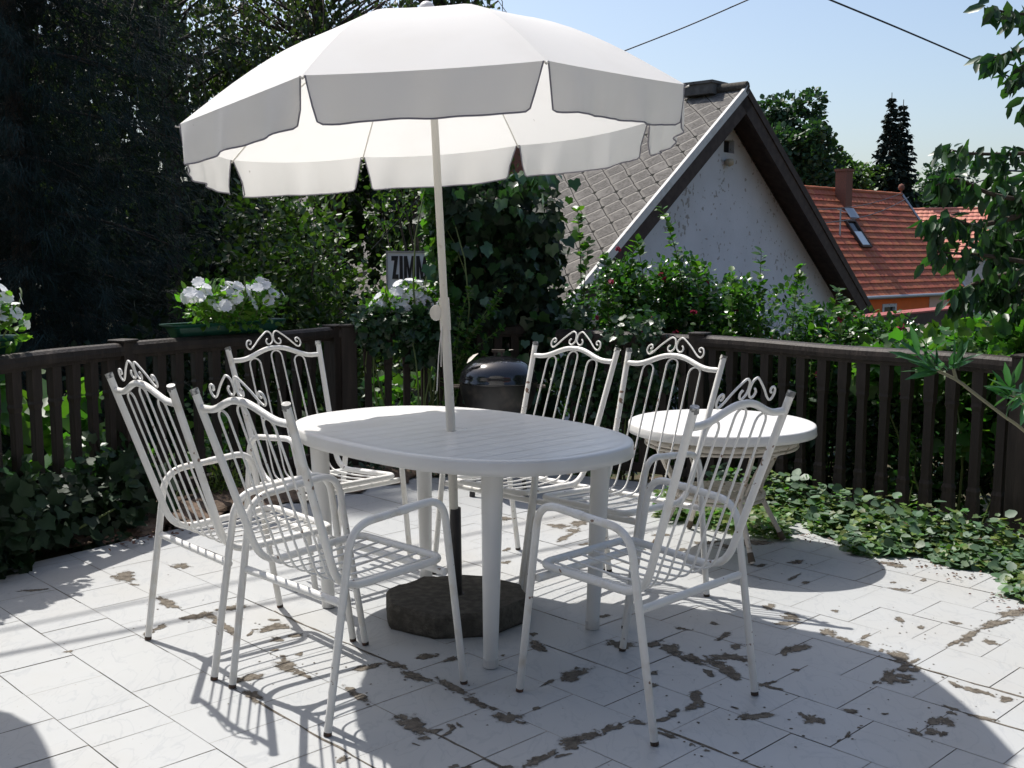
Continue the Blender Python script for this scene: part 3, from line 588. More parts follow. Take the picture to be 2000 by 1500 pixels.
def gore(i, s, t):
    """canopy surface: s 0 apex..1 rim, t 0..1 between rib i and i+1"""
    a, b = tips[i], tips[(i+1) % 8]
    def rib(tip, s):
        q = lerp3(apex, tip, s); bow = .085*math.sin(math.pi*s**.9)+.030*math.sin(math.pi*s)
        return q+AX*bow
    p = lerp3(rib(a, s), rib(b, s), t); sag = 4*t*(1-t)
    out = (p-(apex+AX*np.dot(p-apex, AX))); rr = np.linalg.norm(out)
    return p-AX*.012*sag*s+(out/max(rr, 1e-6))*.028*sag*s**2
NS, NT = 14, 12
mb = MB()
for i in range(8):
    vs = [loc(gore(i, .02+.98*s/NS, t/NT)) for s in range(NS+1) for t in range(NT+1)]
    mb.add(vs, [(s*(NT+1)+t, (s+1)*(NT+1)+t, (s+1)*(NT+1)+t+1, s*(NT+1)+t+1) for s in range(NS) for t in range(NT)], True)
mb.lathe([(0, .012), (.02, .010), (.045, -.002)], 16, loc(apex)); cn = mb.build('canopy', M['cloth'], um)
for i in range(8):
    mb = MB(); vs = []; NV = 7; W_ = 30; edge = []
    for k in range(W_+1):
        t = .012+.976*k/W_; p = gore(i, 1, t); outd = p-(C0+AX*np.dot(p-C0, AX)); outd = norm(outd)
        e = min(t, 1-t); Lr = (.138 if i in (0, 1, 2, 7) else .142)*min(1, (1-(1-min(1, e/.075))**2.6)**.5*.90+.10)*(1+.02*math.sin(t*9+i))
        tw = .010*math.sin(t*17+i*2.1)+.006*math.sin(t*31+i)+(.0035*math.sin(t*71+i) if i in (2, 4, 6) else 0)+(.012*math.exp(-((t-.80)/.05)**2) if i == 0 else 0)
        sq = (e < .075)*(.075-e)*.30*(1 if t < .5 else -1); side = norm(np.array(tips[(i+1) % 8])-np.array(tips[i]))
        for j in range(NV+1):
            s = j/NV; q = p-AX*.0-np.array([0, 0, 1])*Lr*s+outd*(.012*math.sin(s*1.5)-.02*s)+outd*tw*s+side*sq*s*1.2; vs.append(loc(q))
        edge.append(vs[-1])
    mb.add(vs, [(k*(NV+1)+j, (k+1)*(NV+1)+j, (k+1)*(NV+1)+j+1, k*(NV+1)+j+1) for k in range(W_) for j in range(NV)], True)
    va = mb.build('valance', M['cloth'], um)
    mb = MB(); mb.tube([vs[0]]+edge+[vs[W_*(NV+1)]], .0028, 5); mb.build('piping', M['piping'], va)
for i in range(8):
    pts = []
    for s in np.linspace(.05, 1.0, 9): pts.append(loc(gore(i, s, 0)-AX*.010))
    tip = tips[i]; o_ = norm(tip-C0); pts.append(loc(tip+o_*.014-AX*.006))
    mb = MB(); mb.tube(pts, .0030, 6); rb = mb.build('rib', M['pole'], um)
    mb = MB(); mb.tube([loc(C0+AX*.09), loc(gore(i, .45, 0)-AX*.012)], .0026, 6); mb.build('strut', M['pole'], rb)
mb = MB(); mb.tube([loc(C0+AX*.06), loc(C0+AX*.12)], .026, 14); mb.build('runner', M['pole'], um)
mb = MB(); fc = apex+AX*.055; r_ = .031
mb.lathe([(0, r_)]+[(r_*math.sin(a), r_*math.cos(a)) for a in np.linspace(.25, 2.8, 10)]+[(.012, -.045), (.0, -.045)], 20, loc(fc)); mb.build('finial', M['plastic'], um)
# second parasol outside the left edge of the view: its shadow falls in the bottom left corner
u2 = copy_tree(um); u2.rotation_euler = (0, 0, R(25)); u2.location = (-2.68, 3.22, 0); u2['label'] = 'white canvas parasol just left of the view, shading the bottom left corner'
# base
def base_stone(x, y, rz, label):
    e = empty('concrete_weight', (x, y, 0), rz, label, 'weight'); mb = MB(); N = 8; rg = []
    for z, k in ((0, .97), (.012, 1.0), (.078, 1.0), (.092, .965)):
        rg.append([(.285*k*math.cos(2*math.pi*(j+.5)/N)*(1.0), .262*k*math.sin(2*math.pi*(j+.5)/N), z) for j in range(N)])
    vs = []
    for ring in rg:
        for j in range(N):
            a, b = ring[j], ring[(j+1) % N]
            for t in range(4): vs.append(tuple(a[c]*(1-t/4)+b[c]*t/4+random.uniform(-.0035, .0035)*(c < 2 or ring[0][2] > .05) for c in range(3)))
    n = 4*N; mb.add(vs, [(i*n+k, i*n+(k+1) % n, (i+1)*n+(k+1) % n, (i+1)*n+k) for i in range(3) for k in range(n)]+[tuple(range(3*n, 4*n))])
    mb.build('concrete_block', M['concrete'], e); return e
bs = base_stone(pb[0], pb[1], R(9), 'dark octagonal concrete base under the oval table')
mb = MB(); d = norm(hole-pb); mb.tube([tuple(d*.0+[0, 0, .09]), tuple(d*.20+[0, 0, .09]), tuple(d*.345+[0, 0, .09])], .0215, 18); mb.lathe([(.0215, .09), (.03, .094), (.031, .09)], 18); mb.build('socket_tube', M['black_tube'], bs)
b2 = copy_tree(bs); b2.location = (-2.68, 3.22, 0); b2['label'] = 'concrete base of the second parasol, left of the view'

# ================================================================== ROUND TABLE ON RATTAN STAND
rt = empty('round_table_top', (.985, 5.06, 0), 0, 'round white plastic table top resting on a rattan stand', 'table top')
mb = rim_prof(.435, .435, .60, 2, 72, .046); mb.add([(x, y, .60-.0002) for x, y in sup(.435, .435, 2, 72, .0295)], [tuple(range(72))]); mb.build('top', M['plastic'], rt)
mb = MB()
for a in (.4, 2.5, 4.6): mb.tube([(.25*math.cos(a), .25*math.sin(a), .545), (.25*math.cos(a), .25*math.sin(a), .60-.004)], .05, 16)
mb.build('spacer', M['rattan'], rt)
rs = empty('rattan_stand', (.985, 5.06, 0), R(12), 'worn white rattan stand with wrapped hoop under the round top', 'table stand')
mb = MB(); ring = lambda r, z, n=48: [(r*math.cos(2*math.pi*k/n), r*math.sin(2*math.pi*k/n), z) for k in range(n)]
mb.tube(ring(.345, .520), .016, 8, closed=True); mb.tube(ring(.352, .497), .007, 6, closed=True); mb.build('hoop', M['rattan'], rs)
mb = MB(); mb.tube(ring(.205, .262), .011, 8, closed=True); mb.tube(ring(.2, .24), .008, 8, closed=True)
for r in np.linspace(.03, .185, 7): mb.tube(ring(r, .262+.002*math.sin(r*90), 32), .009, 6, closed=True)
mb.build('shelf', M['rattan'], rs)
for k in range(4):
    a = k*math.pi/2+R(3); c, s = math.cos(a), math.sin(a)
    mb = MB(); mb.tube(spline([(.33*c, .33*s, .51), (.27*c, .27*s, .39), (.215*c, .215*s, .28), (.235*c, .235*s, .20), (.345*c, .345*s, .006)], 6), .0125, 8)
    mb.tube(spline([(.31*c, .31*s, .49), (.25*c, .25*s, .38), (.20*c, .20*s, .27)], 5), .006, 6)
    lg = mb.build('leg', M['rattan'], rs)
    mb = MB(); b = a+.28; mb.tube(spline([(.33*math.cos(a+.9), .33*math.sin(a+.9), .49), (.335*math.cos(a+.35), .335*math.sin(a+.35), .485), (.31*math.cos(a+.14), .31*math.sin(a+.14), .44), (.225*math.cos(a+.08), .225*math.sin(a+.08), .29)], 6), .0058, 6); mb.build('cane_brace', M['rattan'], rs)
    mb = MB(); mb.tube([(.338*c, .338*s, .012), (.318*c, .318*s, .05)], [.017, .014], 8); mb.build('frayed_foot', M['twig'], lg)

# ================================================================== KETTLE GRILL
kg = empty('kettle_grill', (-.08, 6.33, 0), 0, 'black kettle grill with domed lid standing before the fence', 'grill'); Rk = .226; zr = .645
mb = MB(); mb.lathe([(0, zr+.150)]+[(Rk*math.sin(a), zr+.018+.132*math.cos(a)) for a in np.linspace(.15, 1.45, 14)]+[(Rk, zr+.012), (Rk+.007, zr+.004), (Rk+.007, zr-.004), (Rk-.002, zr-.004)], 48); ld = mb.build('lid', M['enamel'], kg)
mb = MB(); mb.tube([(-.02, 0, zr+.148), (-.02, 0, zr+.172)], .006, 8); mb.tube([(.02, 0, zr+.148), (.02, 0, zr+.172)], .006, 8); mb.box((0, 0, zr+.178), (.075, .026, .016)); mb.build('lid_handle', M['bark'], ld)
mb = MB(); mb.lathe([(Rk-.002, zr-.003), (Rk, zr-.02), (Rk*.97, zr-.07), (Rk*.85, zr-.15), (Rk*.6, zr-.21), (Rk*.2, zr-.235), (0, zr-.238)], 48); mb.build('bowl', M['bowl'], kg)
for a in (-2.2, -.9, 1.57):
    mb = MB(); mb.tube([(.15*math.cos(a), .15*math.sin(a), zr-.2), (.25*math.cos(a), .25*math.sin(a), .03)], .0125, 10); mb.tube([(.25*math.cos(a), .25*math.sin(a), .035), (.252*math.cos(a), .252*math.sin(a), .002)], .017, 10); mb.build('leg', M['black_tube'], kg)
for sg in (-1, 1):
    mb = MB(); mb.tube([(sg*Rk, -.04, zr-.03), (sg*(Rk+.045), -.035, zr-.03), (sg*(Rk+.045), .035, zr-.03), (sg*Rk, .04, zr-.03)], .007, 8); mb.build('side_handle', M['bark'], kg)
lv = leaves('fallen_leaf', np.array([[-.02, 6.29, zr+.185], [-.26, 6.22, zr+.115]]), np.array([[.5, .2, .05], [.6, .1, .55]]), np.array([[0, .0, 1], [-.4, -.3, 1.]]), np.array([.035, .09]), 'oval', M['rattan']); tag(lv, 'two pale dry leaves lying on the black kettle lid', 'leaves', kind='stuff')

# ================================================================== BUILDINGS
def frame(o, X, Y_, Z, org):
    o.matrix_basis = Matrix(((X[0], Y_[0], Z[0], org[0]), (X[1], Y_[1], Z[1], org[1]), (X[2], Y_[2], Z[2], org[2]), (0, 0, 0, 1)))
def gable_house():
    A = pix(1455, 172, 20.); a = R(48.15); h = np.array([math.cos(a), math.sin(a), 0]); k = np.array([-math.sin(a), math.cos(a), 0]); z = np.array([0, 0, 1.]); w, d = 5.757, 4.206
    e = empty('white_house', (A[0], A[1], 0), 0, 'white gabled house with mossy grey shingle roof and dark verge boards', 'house'); o = np.array([A[0], A[1], 0]); Z0 = -2.2; D = 11.
    def P(p): return tuple(np.array(p)-o)
    A0 = A-z*.10; s = d/w; back = .55                      # wall stands back behind the overhanging verge
    def g(x, zz, kk=back): return P([A[0]+h[0]*x+k[0]*kk, A[1]+h[1]*x+k[1]*kk, zz])
    ww = w-.75; mb = MB(); ez = A[2]-.22-s*ww
    # gable wall with a real opening for the vent
    
    def onw(u, v, kk):
        dd = _ray(u, v); q = A+k*kk; s_ = np.dot(q-[0, 0, H], k)/np.dot(dd, k); x = np.array([0, 0, H])+dd*s_; return float(np.dot(x-A, h)), float(x[2])
    (vx0, vz1), (vx1, vz0) = onw(1414, 272, back), onw(1434, 300, back)
    def tz(x): return A[2]-.22-s*abs(x)
    def quad(x0, x1, za0, za1, zb0, zb1): mb.add([g(x0, za0), g(x1, za1), g(x1, zb1), g(x0, zb0)], [(0, 1, 2, 3)])
    bx = sorted([-ww, vx0, vx1, 0, ww])
    for b0_, b1_ in zip(bx[:-1], bx[1:]):
        if vx0-.001 <= b0_ and b1_ <= vx1+.001: quad(b0_, b1_, Z0, Z0, vz0, vz0); quad(b0_, b1_, vz1, vz1, tz(b0_), tz(b1_))
        else: quad(b0_, b1_, Z0, Z0, tz(b0_), tz(b1_))
    for sx in (-ww, ww): mb.add([g(sx, Z0), g(sx, Z0, D), g(sx, tz(sx), D), g(sx, tz(sx))], [(0, 1, 2, 3)])
    mb.add([g(-ww, Z0, D), g(ww, Z0, D), g(ww, ez, D), g(0, tz(0), D), g(-ww, ez, D)], [(0, 1, 2, 3, 4)])
    mb.build('wall', M['white_wall'], e)
    mb = MB(); bk = back+.12
    mb.add([g(vx0, vz0, bk), g(vx1, vz0, bk), g(vx1, vz1, bk), g(vx0, vz1, bk)], [(0, 1, 2, 3)]); mb.build('vent', M['sign_black'], e)
    mb = MB(); mb.add([g(vx0, vz0), g(vx1, vz0), g(vx1, vz0, bk), g(vx0, vz0, bk), g(vx0, vz1), g(vx1, vz1), g(vx1, vz1, bk), g(vx0, vz1, bk)], [(0, 1, 2, 3), (4, 7, 6, 5), (0, 3, 7, 4), (1, 5, 6, 2)]); mb.build('vent_reveal', M['white_wall'], e)
    lx_, lz_ = onw(1425, 316, back-.1); c = np.array(g(lx_, lz_, back-.10)); mb = MB(); mb.lathe([(0, .06), (.07, .05), (.085, 0), (.07, -.06), (0, -.09)], 14, c); mb.build('wall_lamp', mat('dirty_lamp', (.42, .36, .26), .5), e)
    # roof slopes: slabs with their own frames so the shingle pattern runs along the slope
    for sg, nm in ((-1, 'roof_slope'), (1, 'roof_slope')):
        t = (h*sg*w-z*d); Lt = np.linalg.norm(t); t = t/Lt; X = k; Y_ = t; Zn = np.cross(X, Y_)
        sx_ = 1
        if Zn[2] < 0: Zn = -Zn; X = -X; sx_ = -1
        mb = MB(); mb.box((sx_*D/2, Lt/2+.1, -.05), (D, Lt+.2, .09)); r = mb.build(nm, M['shingle'], None)
        if np.dot(np.cross(X, Y_), Zn) < 0: pass
        r.parent = e; frame(r, X, Y_, Zn, A-o)
        # verge: white strip on top, dark boards below
        def q(sl, kk, up): return P(A+t*sl+k*kk+Zn*up)
        m1 = MB(); vs = [q(-.02, -.06, -.10), q(-.02, .0, -.10), q(-.02, 0, .035), q(-.02, -.06, .035), q(Lt+.1, -.06, -.10), q(Lt+.1, 0, -.10), q(Lt+.1, 0, .035), q(Lt+.1, -.06, .035)]
        fcs = [(0, 1, 2, 3), (7, 6, 5, 4), (0, 4, 5, 1), (1, 5, 6, 2), (2, 6, 7, 3), (3, 7, 4, 0)]; m1.add(vs, fcs); m1.build('verge_strip', M['verge'] if sg < 0 else M['brown_board'], e)
        m1 = MB(); vs = [q(.0, -.04, -.36), q(.0, .03, -.36), q(.0, .03, -.102), q(.0, -.04, -.102), q(Lt+.1, -.04, -.36), q(Lt+.1, .03, -.36), q(Lt+.1, .03, -.102), q(Lt+.1, -.04, -.102)]
        m1.add(vs, fcs); m1.build('verge_board', M['brown_board'], e)
        m1 = MB(); vs = [q(.2, .03, -.135), q(.2, back, -.135), q(.2, back, -.105), q(.2, .03, -.105), q(Lt+.1, .03, -.135), q(Lt+.1, back, -.135), q(Lt+.1, back, -.105), q(Lt+.1, .03, -.105)]
        m1.add(vs, fcs); m1.build('soffit_board', M['brown_board'], e)
        if sg > 0:
            m1 = MB(); m1.tube([q(Lt+.16, -.1, -.06), q(Lt+.16, D, -.06)], .07, 8); m1.build('gutter', M['zinc'], e)
            g0 = np.array(q(Lt+.16, -.05, -.1)); m1 = MB(); m1.tube(fillet([g0, g0-[0, 0, .3], np.array(g(ww, 0, back-.06))*[1, 1, 0]+[0, 0, g0[2]-.75], np.array(g(ww, 0, back-.06))*[1, 1, 0]+[0, 0, Z0]], .12), .045, 8); m1.build('downpipe', M['zinc'], e)
    mb = MB(); mb.tube([P(A+k*(x-.05)+z*.03) for x in np.linspace(0, D, 30)], .09, 8); mb.build('ridge_cap', M['concrete'], e)
    mb = MB(); c = A+k*.85+z*.02; mb.box(P(c+z*.02), (.50, .62, .20), a); mb.box(P(c+z*.13), (.56, .68, .05), a); mb.build('flue_box', mat('weathered_flue', (.13, .125, .115), .9, noise=(8, (.07, .065, .06), .4, .7)), e)
    # brick chimney low on the near slope, half hidden by the ivy
    t = (-h*w-z*d)/math.hypot(w, d); c = A+k*3.3+t*2.75; mb = MB(); mb.box(P(c+z*.15), (.45, .45, 1.1), a); mb.build('brick_chimney', M['brick'], e)
    return e
gable_house()
def tiled_roof(name, P1, r, L0, L1, n, w, d, course, tw, m, parent, org):
    P1 = np.array(P1); sl = np.array([*(n*w), -d]); Ls = np.linalg.norm(sl); t = sl/Ls; rr = np.array([*r, 0.]); N = np.cross(rr, t); N = N if N[2] > 0 else -N
    nr = int(Ls/course); course = Ls/nr; nc = int((L1-L0)/tw); vs = []; fs = []; K = 5
    prof = [0, .55, 1, .75, .1]
    for i in range(nr):
        for j in range(nc):
            x0 = L0+j*tw; lift = .055+random.uniform(-.004, .006); b = len(vs)
            for (s, up) in ((i*course, .012), ((i+1)*course+.03, lift), ((i+1)*course+.03, lift-.045)):
                for q in range(K):
                    dn = .014*math.sin(math.pi*q/(K-1)) if up > .011 else 0
                    vs.append(tuple(P1+rr*(x0+tw*.995*q/(K-1))+t*(s+dn)+N*(up+.022*prof[q]*(1 if up > .011 or 1 else 0))-org))
            for rw in (0, 1):
                for q in range(K-1): fs.append((b+rw*K+q, b+rw*K+q+1, b+(rw+1)*K+q+1, b+(rw+1)*K+q))
    mb = MB(); mb.add(vs, fs); base = [P1+rr*L0-org-N*.02, P1+rr*L1-org-N*.02, P1+rr*L1+sl-org-N*.02, P1+rr*L0+sl-org-N*.02]
    mb.add([tuple(p) for p in base]+[tuple(p-N*.12) for p in base], [(0, 1, 2, 3), (7, 6, 5, 4), (0, 4, 5, 1), (1, 5, 6, 2), (2, 6, 7, 3), (3, 7, 4, 0)])
    mb.tube([tuple(P1+rr*x-org+N*.03) for x in np.linspace(L0, L1, 30)], [.075+.012*(i % 2) for i in range(30)], 8)
    return mb.build(name, m, parent), t, N, rr
# orange house
Y0 = 46.; P1 = pix(1565, 366, Y0); a = R(42.2); r = np.array([math.cos(a), math.sin(a)]); n = np.array([math.sin(a), -math.cos(a)]); sc = Y0/32
Lr, w, d = 5.775*sc, 2.37*sc, 3.104*sc; org = np.array([P1[0], P1[1], 0])
oh = empty('orange_house', tuple(org), 0, 'orange walled house with red clay tile roof, chimney and skylight', 'house')
_, t, N, rr = tiled_roof('roof', P1, r, -5, Lr, n, w, d, .33, .30, M['tile_red'], oh, org)
mb = MB(); _n3 = np.array([*n, 0.])
b = [P1+rr*x-org for x in (-5, Lr)]; mb.add([tuple(b[0]), tuple(b[1]), tuple(b[1]-_n3*w-[0, 0, d]), tuple(b[0]-_n3*w-[0, 0, d])], [(3, 2, 1, 0)]); mb.build('rear_roof', M['tile_red'], oh)
def op(x, nn, z): return tuple(P1+rr*x+_n3*nn-org+np.array([0, 0, z]))
ws = w-.35; mb = MB(); zt = -d+.30; zb = -d-4
x0, x1 = -4.6, Lr-.12
# window opening in the eave wall
wx0, wx1, wz0, wz1 = 0, 0, 0, 0
def unplane(u, v, nn):     # photo point -> (x, z) on the wall plane
    dd = _ray(u, v); o3 = P1+_n3*nn; s = np.dot(o3-[0, 0, H], _n3)/np.dot(dd, _n3); q = np.array([0, 0, H])+dd*s-P1; return float(np.dot(q, rr)), float(q[2])
wx0, wz1 = unplane(1726, 600, ws); wx1, _ = unplane(1747, 601, ws); wz0 = wz1-1.1
mb.add([op(x0, ws, zb), op(wx0, ws, zb), op(wx0, ws, zt), op(x0, ws, zt)], [(0, 1, 2, 3)]); mb.add([op(wx1, ws, zb), op(x1, ws, zb), op(x1, ws, zt), op(wx1, ws, zt)], [(0, 1, 2, 3)])
mb.add([op(wx0, ws, zb), op(wx1, ws, zb), op(wx1, ws, wz0), op(wx0, ws, wz0)], [(0, 1, 2, 3)]); mb.add([op(wx0, ws, wz1), op(wx1, ws, wz1), op(wx1, ws, zt), op(wx0, ws, zt)], [(0, 1, 2, 3)])
mb.add([op(x1, ws, zb), op(x1, -ws, zb), op(x1, -ws, zt), op(x1, 0, -.15), op(x1, ws, zt)], [(0, 1, 2, 3, 4)]); mb.build('wall', M['orange_wall'], oh)
mb = MB(); fw_ = .13
for (a0, a1, b0, b1) in ((wx0-fw_, wx0, wz0, wz1+fw_), (wx1, wx1+fw_, wz0, wz1+fw_), (wx0, wx1, wz1, wz1+fw_)):
    mb.add([op(a0, ws+.03, b0), op(a1, ws+.03, b0), op(a1, ws+.03, b1), op(a0, ws+.03, b1), op(a0, ws-.1, b0), op(a1, ws-.1, b0), op(a1, ws-.1, b1), op(a0, ws-.1, b1)], [(0, 1, 2, 3), (7, 6, 5, 4), (0, 4, 5, 1), (1, 5, 6, 2), (2, 6, 7, 3), (3, 7, 4, 0)])
wf = mb.build('window_frame', M['white_wall'], oh); mb = MB(); mb.add([op(wx0, ws-.08, wz0), op(wx1, ws-.08, wz0), op(wx1, ws-.08, wz1), op(wx0, ws-.08, wz1)], [(0, 1, 2, 3)]); mb.build('pane', M['glass'], wf)
px0, pz = unplane(1815, 575, ws); px1, _ = unplane(1850, 575, ws); mb = MB(); mb.add([op(px0, ws+.02, zb), op(px1, ws+.02, zb), op(px1, ws+.02, zt), op(px0, ws+.02, zt)], [(0, 1, 2, 3)]); mb.build('pale_door_bay', mat('pale_door', (.62, .42, .34), .8), oh)
mb = MB(); mb.tube([op(x, w+.10, -d-.03) for x in (-5, Lr)], .075, 8); mb.build('gutter', M['zinc'], oh)
mb = MB(); b = P1+rr*Lr-org; mb.tube([tuple(b+N*.05), tuple(b+t*math.hypot(w, d)+N*.05)], .06, 6); mb.build('verge_cap', M['zinc'], oh)
mb = MB(); mb.tube([tuple(b+[0, 0, 0]), tuple(b+[0, 0, .45])], [.05, .04], 8); mb.lathe([(0, .2), (.10, .16), (.15, .05), (.13, -.06), (.05, -.12)], 12, tuple(b+[0, 0, .32])); mb.build('ridge_finial', M['brick'], oh)
# chimney and skylight on the roof plane
def onroof(u, v, lift=0):
    dd = _ray(u, v); s = np.dot(P1-[0, 0, H], N)/np.dot(dd, N); q = np.array([0, 0, H])+dd*s-P1; return q-(org-P1)*0+P1-org+N*lift
c = onroof(1647, 398); mb = MB(); mb.box((c[0], c[1], c[2]+.45), (.52, .52, 1.9), a); mb.box((c[0], c[1], c[2]+1.42), (.6, .6, .10), a); ch = mb.build('chimney', M['brick'], oh)
mb = MB(); c2 = c+t*.42; q = [c2+rr*x+t*y+N*.09 for x, y in ((-.38, -.1), (.38, -.1), (.38, .42), (-.38, .42))]; mb.prism([tuple(p) for p in q], tuple(N*.02)); mb.build('flashing', M['zinc'], ch)
c = onroof(1672, 460, .08); sl_ = empty('skylight', (0, 0, 0)); sl_.parent = oh; mb = MB()
for x0_, x1_, y0_, y1_ in ((-.40, .40, -.72, -.62), (-.40, .40, .62, .72), (-.40, -.32, -.62, .62), (.32, .40, -.62, .62)):
    mb.prism([tuple(c+rr*x+t*y) for x, y in ((x0_, y0_), (x1_, y0_), (x1_, y1_), (x0_, y1_))], tuple(N*.10))
mb.build('frame', M['brown_board'], sl_); mb = MB(); mb.prism([tuple(c+rr*x+t*y+N*(.05+(.62-y)*-.0)) for x, y in ((-.32, -.1), (.32, -.1), (.32, .62), (-.32, .62))], tuple(N*.02)); mb.build('pane', M['pane'], sl_)
mb = MB(); mb.prism([tuple(c+rr*x+t*y+N*.02) for x, y in ((-.32, -.62), (.32, -.62), (.32, -.1), (-.32, -.1))], tuple(N*.01)); mb.build('blind', M['glass'], sl_)
c = onroof(1640, 463); mb = MB(); mb.tube([tuple(c), tuple(c+[0, 0, 1.15])], .035, 8); mb.tube([tuple(c+[-.12, 0, 1.12]), tuple(c+[.25, 0, 1.0])], .02, 6); mb.build('aerial_mast', M['zinc'], oh)
for u0, v0, u1, v1, Ya, Yb in ((1500, 408, 1762, 377, 24, 46), (1560, 440, 1775, 385, 24, 46)):
    p, q = pix(u0, v0, Ya), pix(u1, v1, Yb); mb = MB(); mb.tube([tuple(p*(1-x)+q*x-[0, 0, .25*math.sin(math.pi*x)]) for x in np.linspace(0, 1, 12)], .014, 5); tag(mb.build('thin_wire', M['cable']), 'thin wire crossing in front of the red roof, '+('upper' if v0 < 420 else 'lower')+' of two', 'wire', 'thin wires to the orange house')
# pale house behind
Y1 = 60.; Q1 = pix(1780, 410, Y1); a2 = R(-25); r2 = np.array([math.cos(a2), math.sin(a2)]); n2 = np.array([math.sin(a2), -math.cos(a2)]); og = np.array([Q1[0], Q1[1], 0])
ph = empty('pale_roofed_house', tuple(og), 0, 'house with pale pink tile roof, partly behind the cherry leaves', 'house')
tiled_roof('roof', Q1, r2, -3, 3.95, n2, 3.0, 2.6, .30, .28, M['tile_pink'], ph, og)
mb = MB(); q3 = np.array([*r2, 0]); m3 = np.array([*n2, 0])
def pp(x, nn, z): return tuple(Q1+q3*x+m3*nn-og+np.array([0, 0, z]))
mb.add([pp(3.8, 2.7, -6), pp(3.8, -2.7, -6), pp(3.8, -2.7, -2.4), pp(3.8, 0, -.12), pp(3.8, 2.7, -2.4)], [(0, 1, 2, 3, 4)]); mb.add([pp(-3, 2.7, -6), pp(3.8, 2.7, -6), pp(3.8, 2.7, -2.4), pp(-3, 2.7, -2.4)], [(0, 1, 2, 3)]); mb.build('wall', M['verge'], ph)
mb = MB(); mb.prism([pp(3.85, 0, .1), pp(3.85, 3.0, -2.5), pp(3.85, 3.0, -2.72), pp(3.85, 0, -.12)], tuple(q3*.12)); mb.build('bargeboard', M['tile_pink'], ph)
# low outbuilding with flat edge, right of the gabled house
sh = empty('outbuilding', (0, 0, 0), 0, 'low grey outbuilding with dark coping beside the white house', 'shed'); mb = MB()
p, q = pix(1655, 628, 17.), pix(1890, 603, 21.); k_ = np.array([-.05, .4, 0]); mb.add([tuple(p-[0, 0, 3]), tuple(q-[0, 0, 3]), tuple(q), tuple(p), tuple(p+k_-[0, 0, 3]), tuple(q+k_-[0, 0, 3]), tuple(q+k_), tuple(p+k_)], [(0, 1, 2, 3), (1, 5, 6, 2), (4, 0, 3, 7), (3, 2, 6, 7)]); mb.build('wall', M['grey_wall'], sh)
mb = MB(); dr = norm(q-p); mb.prism([tuple(p+[0, -.12, -.22]), tuple(q+[0, -.12, -.22]), tuple(q+[0, -.12, .02]), tuple(p+[0, -.12, .02])], (-.02, .5, 0)); mb.build('coping', M['brown_board'], sh)
mb = MB(); mb.prism([tuple(p+[0, -.14, .024]), tuple(q+[0, -.14, .024]), tuple(q+[0, .4, .03]), tuple(p+[0, .4, .03])], (0, 0, .03)); mb.build('red_edge', mat('red_edge', (.30, .07, .06), .7), sh)
# mossy low wall top in front of it
mw = empty('low_wall', (0, 0, 0), 0, 'low wall with crumbling mossy top beyond the right fence', 'wall'); p, q = pix(1610, 662, 12.), pix(1840, 640, 14.); mb = MB(); top = []
for i in range(24):
    c = p*(1-i/23)+q*i/23; top += [tuple(c+[0, -.25, random.uniform(-.03, .03)]), tuple(c+[0, .35, random.uniform(-.02, .06)]), tuple(c+[0, -.25, -1.2])]
mb.add(top, [(i*3, (i+1)*3, (i+1)*3+1, i*3+1) for i in range(23)]+[(i*3+2, (i+1)*3+2, (i+1)*3, i*3) for i in range(23)], False); mb.build('stonework', mat('crumbling_top', (.30, .25, .22), .95, noise=(9, (.14, .12, .10), .4, .6), bump=(20, 1)), mw)

